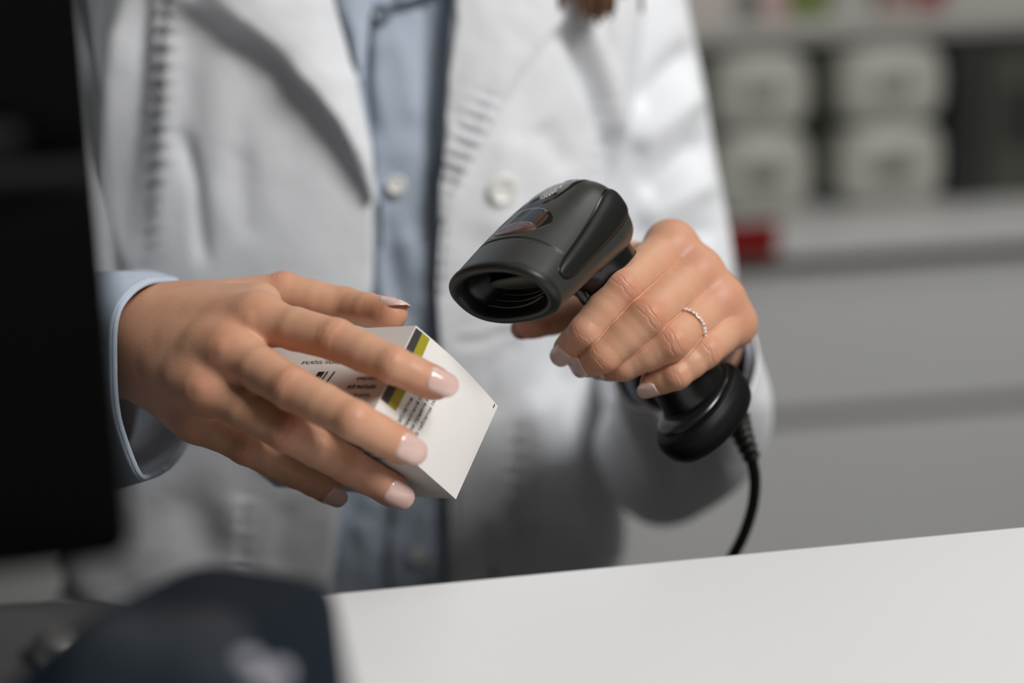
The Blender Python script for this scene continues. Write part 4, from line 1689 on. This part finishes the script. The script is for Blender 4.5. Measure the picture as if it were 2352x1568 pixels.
# long side, upside down for the viewer: reading direction along +c, up = -a
text_on('таблетки, покрытые', 3.0, sidep, 31.0, 33.0, (0, 1), (-1, 0), M_INK, shear=0.2)
text_on('Пи', 9.5, sidep, 25.0, 35.5, (0, 1), (-1, 0), M_INK, shear=0.3, bold=0.10)
for k, (t, bd_) in enumerate((('оливковые', 0.02), ('капсулы для', 0.09), ('приёма внутрь', 0.01), ('10 мг  № 20', 0.0))):
    text_on(t, 2.9, sidep, 22.0 - 4.2 * k, 5.0 + 0.8 * k, (0, 1), (-1, 0), M_INK, bold=bd_)
# lower side: fine print near the end
for k, t in enumerate(('Хранить в недоступном', 'для детей месте при', 'температуре до 25 °C')):
    text_on(t, 2.9, lowp, 20 + 4.2 * k, 4.0, (0, 1), (1, 0), M_INK)
# the tiny tear mark at the flap's corner
strip(endp, BW - 0.6, BW - 2.6, BD - 2.6, BD - 2.0, M_INK, 'corner_mark', 4)

# ------------------------------------------------------------------ payment terminal on the counter
def topz(px, py, z):
    return hit_z(px, py, z)


ZT = ZC + 0.062
out_px = [(464, 1278), (764, 1318), (806, 1560), (840, 1700), (420, 1760), (10, 1720), (10, 1545), (190, 1402)]
OP = [topz(x, y, ZT) for x, y in out_px]
term = thing('payment_terminal', 'dark navy card payment terminal with raised screen standing on the counter', 'card terminal', (float(np.mean([p[0] for p in OP])), float(np.mean([p[1] for p in OP])), ZC))


def rounded(pts, r, k=7):
    out = []
    n = len(pts)
    for i in range(n):
        a, b, c = np.array(pts[i - 1]), np.array(pts[i]), np.array(pts[(i + 1) % n])
        d1, d2 = unit(a - b), unit(c - b)
        rr = min(r, 0.45 * np.linalg.norm(a - b), 0.45 * np.linalg.norm(c - b))
        p, q = b + d1 * rr, b + d2 * rr
        for t in np.linspace(0, 1, k):
            out.append((1 - t) ** 2 * p + 2 * t * (1 - t) * b + t * t * q)
    return np.array(out)


ctr = np.mean(OP, 0)
O_ = rounded(OP, 0.012)
def shrink(P, d):
    c = P.mean(0)
    v = P - c
    return c + v * (1 - d / np.linalg.norm(v[:, :2], axis=1))[:, None]


prof = [(0.006, ZC + 0.0006), (0.001, ZC + 0.004), (0.0, ZC + 0.02), (0.0, ZT - 0.006), (0.0012, ZT - 0.002), (0.0045, ZT)]
rings = []
for d, z in prof:
    q = shrink(O_, d).copy()
    q[:, 2] = z
    rings.append(q)
V, F = loft(rings)
o = mesh_ob('terminal_body', V, F, M_NAVY, term)
fix_normals(o)
scr_px = [(262, 1412), (535, 1408), (586, 1470), (612, 1690), (120, 1700), (150, 1500)]
S_ = rounded([topz(x, y, ZT) for x, y in scr_px], 0.010)
rings = []
for d, z in [(0.0, ZT - 0.0008), (0.0004, ZT + 0.0022), (0.002, ZT + 0.003)]:
    q = shrink(S_, d).copy()
    q[:, 2] = z
    rings.append(q)
V, F = loft(rings)
o = mesh_ob('terminal_screen', V, F, M_NAVYSCR, term)
fix_normals(o)
for x, y, r in ((566, 1516, 0.0034), (630, 1545, 0.0040), (597, 1566, 0.003)):  # small pale raised discs on the terminal's top
    c = topz(x, y, ZT + 0.0032)
    a = np.linspace(0, 2 * np.pi, 24, endpoint=False)
    V, F = loft([c + np.stack([r * k * np.cos(a), r * k * np.sin(a), 0 * a + h], 1) for k, h in ((1, -0.003), (1, 0.0008), (0.8, 0.0014))])
    mesh_ob('key', V, F, M_SPOT, term, label='pale round spot')

# ------------------------------------------------------------------ monitor seen from behind, close to the lens
mon_base = at(-60, 1470, 0.40)
monitor = thing('monitor', 'black monitor seen from behind, close by at the edge of the counter', 'monitor', (mon_base[0], mon_base[1], ZC))
mo = at(304, 1264, 0.338)                     # lower free corner
mz = unit(at(192, 0, 0.348) - mo)
mx = unit(at(-700, 1272, 0.31) - mo)
mx = unit(mx - mz * (mx @ mz))
my = np.cross(mz, mx)
if my[1] < 0:
    my = -my                                  # away from the camera
MM = (mo, mx, my, mz)
mw, mh = 0.30, 0.235


def rr_ring(x0, x1, z0, z1, r, y):
    pts = rounded([(x0, y, z0), (x1, y, z0), (x1, y, z1), (x0, y, z1)], r, 8)
    return mo + pts[:, :1] * mx + pts[:, 1:2] * my + pts[:, 2:3] * mz


def plate(name, x0, x1, z0, z1, r, y0, y1, m, bev=0.002, parent=None):
    V, F = loft([rr_ring(x0 + bev, x1 - bev, z0 + bev, z1 - bev, r, y0), rr_ring(x0, x1, z0, z1, r, y0 + bev), rr_ring(x0, x1, z0, z1, r, y1 - bev), rr_ring(x0 + bev, x1 - bev, z0 + bev, z1 - bev, r, y1)])
    o = mesh_ob(name, V, F, m, parent or monitor)
    fix_normals(o)
    return o


bk = plate('back_shell', 0, mw, 0, 0.0885, 0.006, 0, 0.012, M_MON)
plate('back_shell', 0.0, mw, 0.0955, mh, 0.006, 0, 0.012, M_MON)
plate('hinge_band', 0.001, mw - 0.001, 0.0875, 0.0965, 0.003, 0.002, 0.011, M_MONBAND)
plate('hinge_band', 0.016, mw - 0.02, 0.0960, 0.105, 0.004, -0.0012, 0.004, M_MONBAND)
plate('bezel', -0.001, mw + 0.001, -0.002, mh + 0.002, 0.007, 0.012, 0.018, M_MONBAND)
plate('screen', 0.008, mw - 0.008, 0.01, mh - 0.008, 0.003, 0.0175, 0.0185, M_GLOSS)
# stand: neck and foot out to the side
nk = mo + mx * 0.15 + mz * 0.03 - my * 0.004
ft = np.array([nk[0] - 0.01, nk[1] + 0.02, ZC])
V, F = tube(catmull([nk + my * 0.010 + mz * 0.02, nk - my * 0.012, (nk + ft) / 2 - my * 0.02, ft + [0, 0, 0.008]], 24), 0.011, 18)
mesh_ob('stand_neck', V, F, M_MON, monitor)
a = np.linspace(0, 2 * np.pi, 64, endpoint=False)
fc = hit_z(30, 1512, ZC)
V, F = loft([fc + np.stack([rx * np.cos(a), ry * np.sin(a), 0 * a + h], 1) for rx, ry, h in ((0.060, 0.032, 0.0004), (0.062, 0.034, 0.003), (0.061, 0.033, 0.008), (0.055, 0.028, 0.0105), (0.03, 0.014, 0.012))])
o = mesh_ob('stand_foot', V, F, M_FOOT, monitor)
fix_normals(o)
V, F = loft([hit_z(128, 1462, ZC + 0.018) * [1, 1, 0] + np.stack([r * np.cos(a), r * np.sin(a), 0 * a + ZC + h], 1) for r, h in ((0.0085, 0.008), (0.0085, 0.017), (0.006, 0.020))])
o = mesh_ob('stand_knob', V, F, M_METAL, monitor, label='metal knob on the stand foot')
fix_normals(o)

# ------------------------------------------------------------------ furniture along the back wall
ya = math.radians(5.0)
bex = np.array([math.cos(ya), math.sin(ya), 0.0])
bey = np.array([-math.sin(ya), math.cos(ya), 0.0])
bez = np.array([0, 0, 1.0])
borg = at(1900, 605, 2.3)
borg = np.array([borg[0], borg[1], 0.0])
MB_ = (borg, bex, bey, bez)


def bpx(px, py, setback=0.0):
    """pixel -> (u, z) on the plane 'setback' behind the cabinet front"""
    o, d = ray(px, py)
    p0 = borg + bey * setback
    t = ((p0 - o) @ bey) / (d @ bey)
    q = o + d * t - borg
    return float(q @ bex), float(q[2])


def bthing(name, label, cat, u, v, z, group=None):
    p = borg + bex * u + bey * v
    return thing(name, label, cat, (p[0], p[1], z), group)


zt = bpx(1950, 524)[1]          # worktop upper edge
zb = bpx(1950, 578)[1]          # worktop lower edge
zf = bpx(1950, 620)[1]          # upper drawer top
zd0, zd1 = bpx(1950, 938)[1], bpx(1950, 968)[1]
zd2 = zd1 - 0.30
cab = bthing('drawer_cabinet', 'long grey drawer cabinet running behind the person under the shelves', 'cabinet', 0, 0, 0.0)
slab('cabinet_body', (-2.6, 0.02, 0.08), (1.35, 0.58, zb), M_CAB, None, cab, MB_)
slab('worktop', (-2.62, -0.03, zb), (1.37, 0.60, zt), mat('worktop_laminate', (0.62, 0.62, 0.61), 0.4), None, cab, MB_, 0.004)
slab('drawer_front', (-2.6, 0.0, zd0), (1.35, 0.02, zf), M_CAB, None, cab, MB_, 0.002)
slab('drawer_front', (-2.6, 0.0, zd2), (1.35, 0.02, zd1), M_CAB, None, cab, MB_, 0.002)
slab('drawer_front', (-2.6, 0.0, 0.10), (1.35, 0.02, zd2 - 0.03), M_CAB, None, cab, MB_, 0.002)
slab('gap_shade', (-2.6, 0.012, zd1), (1.35, 0.021, zd0), mat('drawer_gap_shade', (0.16, 0.155, 0.14), 0.7), None, cab, MB_)  # dark strip, the drawer gap's shade put into its colour
slab('gap_shade', (-2.6, 0.012, zf), (1.35, 0.021, zb), mat('worktop_shade', (0.20, 0.18, 0.165), 0.7), None, cab, MB_)  # dark strip painting the shadow under the worktop edge

SB = 0.30                                       # shelves stand back on the worktop
zs0, zs1 = bpx(1950, 92, SB)[1], bpx(1950, 40, SB)[1]
unit_ = bthing('shelving_unit', 'pale wall shelving standing on the drawer cabinet behind the person', 'shelf', -0.6, SB + 0.15, zt)
slab('shelf_board', (-2.5, SB, zs0), (1.3, SB + 0.29, zs1), M_SHELF, None, unit_, MB_, 0.002)
slab('price_rail', (-2.5, SB - 0.006, zs0 + 0.018), (1.3, SB, zs1), M_RAIL, None, unit_, MB_, 0.001)
slab('shelf_board', (-2.5, SB, zs1 + 0.36), (1.3, SB + 0.29, zs1 + 0.39), M_SHELF, None, unit_, MB_, 0.002)
slab('back_panel', (-2.5, SB + 0.29, zt), (1.3, SB + 0.30, zs1 + 0.39), M_SHADOWSHELF, None, unit_, MB_)
slab('side_panel', (-2.52, SB, zt), (-2.5, SB + 0.30, zs1 + 0.39), M_SHELF, None, unit_, MB_)
slab('side_panel', (1.3, SB, zt), (1.32, SB + 0.30, zs1 + 0.39), M_SHELF, None, unit_, MB_)


def pillow_pack(u0, u1, z0, z1, v, depth, m, label, group, lines=2, name='package', pinch=0.010, cat='package'):
    """soft printed package: bulging front, gathered corners"""
    t = bthing(name, label, cat, (u0 + u1) / 2, v + depth / 2, z0, group)
    n, k = 22, 22
    cu, cz, hu, hz = (u0 + u1) / 2, (z0 + z1) / 2, (u1 - u0) / 2, (z1 - z0) / 2
    rings = []
    for s in np.linspace(-1, 1, 15):
        f = (1 - abs(s) ** 3.2) ** (1 / 3.2) if abs(s) < 1 else 0.0
        f = max(0.72 + 0.28 * f, 0.72)
        a = np.linspace(0, 2 * np.pi, 64, endpoint=False)
        ex = 4.5
        kk = (np.abs(np.cos(a)) ** ex + np.abs(np.sin(a)) ** ex) ** (-1 / ex)
        x = cu + hu * f * kk * np.cos(a) * (1 - pinch / hu * np.abs(np.sin(a)) ** 2)
        z = cz + hz * kk * np.sin(a) * (0.94 + 0.06 * f)
        y = v + depth * (s + 1) / 2 + 0 * a
        rings.append(borg + x[:, None] * bex + y[:, None] * bey + z[:, None] * bez)
    V, F = loft(rings)
    o = mesh_ob('package_body', V, F, m, t)
    fix_normals(o)
    rg = np.random.default_rng(int(abs(u0) * 1000 + z0 * 777))
    rows = [(0.10, 0.30, 0.042), (-0.14, 0.40, 0.030), (-0.30, 0.34, 0.018)][:max(lines, 1)]
    for dz, wf, hh in rows:
        vv, ff = [], []
        x = cu - hu * wf
        while x < cu + hu * wf:
            w_ = rg.uniform(0.006, 0.014)
            q, f = box_vf((x, v - 0.0012, cz + hz * dz - hh / 2), (x + w_ * 0.7, v + 0.002, cz + hz * dz + hh / 2), MB_)
            vv.append((q, f))
            x += w_
        V, F = merge(vv)
        mesh_ob('printed_text', V, F, M_PRINT, t, smooth=False)
    return t


G = 'pale packages on the cabinet top'
PV = SB - 0.06
cols = [(1634, 1872), (1926, 2180)]
zr0, zr1, zr2 = bpx(1900, 440, PV)[1], bpx(1900, 276, PV)[1], bpx(1900, 112, PV)[1]
zr0 = zt + 0.001
zr1 = (zr0 + zr2) / 2 + 0.004
for ci, (x0, x1) in enumerate(cols):
    u0, u1 = bpx(x0, 270, PV)[0], bpx(x1, 270, PV)[0]
    for ri, (a_, b_) in enumerate(((zr0, zr1), (zr1 + 0.001, zr2))):
        if ci == 0:
            lab = ('lower' if ri == 0 else 'upper') + ' pale printed package of the stack just beside the white sleeve'
        else:
            lab = ('lower' if ri == 0 else 'upper') + ' pale printed package of the stack next to the dark cartons'
        pillow_pack(u0, u1, a_, b_, PV, 0.20, M_PACK, lab, G, 1 if ri else 2)


def carton_bg(px0, px1, z0, z1, v, depth, m, label, cat='box', name='carton', group=None, py=270, bev=0.004, cap=None):
    u0, u1 = bpx(px0, py, v)[0], bpx(px1, py, v)[0]
    t = bthing(name, label, cat, (u0 + u1) / 2, v + depth / 2, z0, group)
    slab('carton_body', (u0, v, z0), (u1, v + depth, z1), m, None, t, MB_, bev)
    if cap:
        w_ = (u1 - u0)
        slab('printed_panel', (u0 + 0.2 * w_, v - 0.001, z0 + 0.35 * (z1 - z0)), (u1 - 0.2 * w_, v + 0.002, z0 + 0.75 * (z1 - z0)), cap, None, t, MB_)
    return t


zk = bpx(2250, 85, PV)[1]
carton_bg(2196, 2262, zt + 0.001, zk - 0.012, PV + 0.01, 0.2, M_DARK, 'narrow black carton standing beside the pale packages', group=None)
carton_bg(2270, 2420, zt + 0.001, zk - 0.03, PV + 0.02, 0.2, M_OLIVEDK, 'wide dark olive carton at the end of the row on the cabinet', cap=M_DARK)
tg0, tg1 = bpx(1650, 540, -0.045), bpx(1790, 540, -0.045)
tz0, tz1 = bpx(1730, 588, -0.045)[1], bpx(1730, 512, -0.045)[1]
tag_ = bthing('shelf_tag', 'red tag clipped to the front edge of the cabinet top beside the sleeve', 'tag', tg0[0], -0.04, tz0)
slab('tag_plate', (tg0[0], -0.044, tz0), (tg1[0], -0.0345, tz1), M_RED, None, tag_, MB_, 0.001)
slab('tag_clip', (tg0[0] + 0.01, -0.036, tz0 + 0.02), (tg1[0] - 0.01, -0.0302, tz0 + 0.03), M_DARK, None, tag_, MB_)

# goods on the upper shelf, cut by the picture's top edge
zu = zs1 + 0.001
carton_bg(1540, 1690, zu, zu + 0.16, SB + 0.03, 0.18, mat('cream_carton', (0.52, 0.47, 0.44), 0.5), 'cream carton above the sleeve on the upper shelf', py=20)
carton_bg(1694, 1740, zu, zu + 0.12, SB + 0.04, 0.15, mat('slate_carton', (0.16, 0.18, 0.16), 0.5), 'thin slate carton between two cream ones on the upper shelf', py=20)
carton_bg(1745, 1812, zu, zu + 0.15, SB + 0.03, 0.18, M_PINKP, 'pinkish carton beside the green one on the upper shelf', py=20)
carton_bg(1822, 1900, zu + 0.0, zu + 0.15, SB + 0.03, 0.18, M_GREEN, 'green carton on the upper shelf', py=20)
carton_bg(1906, 2010, zu, zu + 0.15, SB + 0.03, 0.18, mat('grey_carton', (0.40, 0.40, 0.36), 0.5), 'pale grey carton between the green and rust ones on the upper shelf', py=20)
carton_bg(2022, 2110, zu, zu + 0.15, SB + 0.03, 0.18, mat('rust_carton', (0.32, 0.22, 0.19), 0.5), 'rust coloured carton on the upper shelf', py=20)
carton_bg(2116, 2165, zu, zu + 0.15, SB + 0.03, 0.18, mat('crimson_carton', (0.28, 0.07, 0.07), 0.5), 'crimson carton on the upper shelf', py=20)
carton_bg(2172, 2400, zu, zu + 0.15, SB + 0.03, 0.18, mat('stone_carton', (0.42, 0.40, 0.37), 0.5), 'wide stone coloured carton at the end of the upper shelf', py=20)

# ------------------------------------------------------------------ flesh gives way where it presses on what it holds
from mathutils.bvhtree import BVHTree


def press(targets, margin=0.0006, lim=0.005):
    me = body.data
    base = Vector(person['_o'])
    co = np.zeros(len(me.vertices) * 3)
    me.vertices.foreach_get('co', co)
    co = co.reshape(-1, 3)
    moved = 0
    for t in targets:
        b0 = Vector(t['_o'])
        bvh = BVHTree.FromPolygons([v.co + b0 for v in t.data.vertices], [list(p.vertices) for p in t.data.polygons])
        W_ = co + np.array(base)
        lo = np.array([v.co[:] for v in t.data.vertices]).min(0) + np.array(b0) - 0.003
        hi = np.array([v.co[:] for v in t.data.vertices]).max(0) + np.array(b0) + 0.003
        for i in np.where(((W_ > lo) & (W_ < hi)).all(1))[0]:
            p = Vector(W_[i])
            q, n, k, d = bvh.find_nearest(p)
            if q is None:
                continue
            s = (p - q).dot(n)
            if s < margin and (d < lim):
                co[i] = np.array(q + n * margin - base)
                moved += 1
    me.vertices.foreach_set('co', co.ravel())
    me.update()
    return moved


def relieve(targets, step=0.0006, rounds=10):
    """faces still crossing a held part are eased outwards"""
    me = body.data
    base = np.array(person['_o'])
    co = np.zeros(len(me.vertices) * 3)
    me.vertices.foreach_get('co', co)
    co = co.reshape(-1, 3)
    ls = np.zeros(len(me.polygons), np.int64)
    ln = np.zeros(len(me.polygons), np.int64)
    me.polygons.foreach_get('loop_start', ls)
    me.polygons.foreach_get('loop_total', ln)
    lv = np.zeros(len(me.loops), np.int64)
    me.loops.foreach_get('vertex_index', lv)
    for t in targets:
        b0 = Vector(t['_o'])
        tv = [v.co + b0 for v in t.data.vertices]
        bvh = BVHTree.FromPolygons(tv, [list(p.vertices) for p in t.data.polygons])
        A_ = np.array(tv)
        lo, hi = A_.min(0) - 0.004, A_.max(0) + 0.004
        W_ = co + base
        ins = ((W_ > lo) & (W_ < hi)).all(1)
        fs = np.where(ins[lv[ls]])[0]
        polys = [lv[ls[f]:ls[f] + ln[f]] for f in fs]
        if not polys:
            continue
        uniq, inv = np.unique(np.concatenate(polys), return_inverse=True)
        k, pl = 0, []
        for p in polys:
            pl.append(inv[k:k + len(p)].tolist())
            k += len(p)
        for _ in range(rounds):
            P_ = (co[uniq] + base)
            ov = BVHTree.FromPolygons(P_.tolist(), pl).overlap(bvh)
            if not ov:
                break
            vs = {uniq[i] for a, _b in ov for i in pl[a]}
            for i in vs:
                q, n, _k, d = bvh.find_nearest(Vector(co[i] + base))
                s = (Vector(co[i] + base) - q).dot(n)
                co[i] = np.array(q + n * (max(s, 0) + step)) - base
        print('relieve', t.name, len(ov))
    me.vertices.foreach_set('co', co.ravel())
    me.update()


held = [o for o in scanner.children if o.name.split('.')[0] in ('handle', 'head_shell', 'handle_foot', 'trigger')]
boxes = [o for o in carton.children if o.name.startswith('carton_body')]
press(held, 0.0007, 0.013)
press(boxes, 0.0007, 0.005)
held.sort(key=lambda o: o.name != 'trigger')
relieve(held + boxes)
relieve([o for o in held if o.name == 'handle'])
for ob_ in bpy.data.objects:
    if '_o' in ob_:
        del ob_['_o']
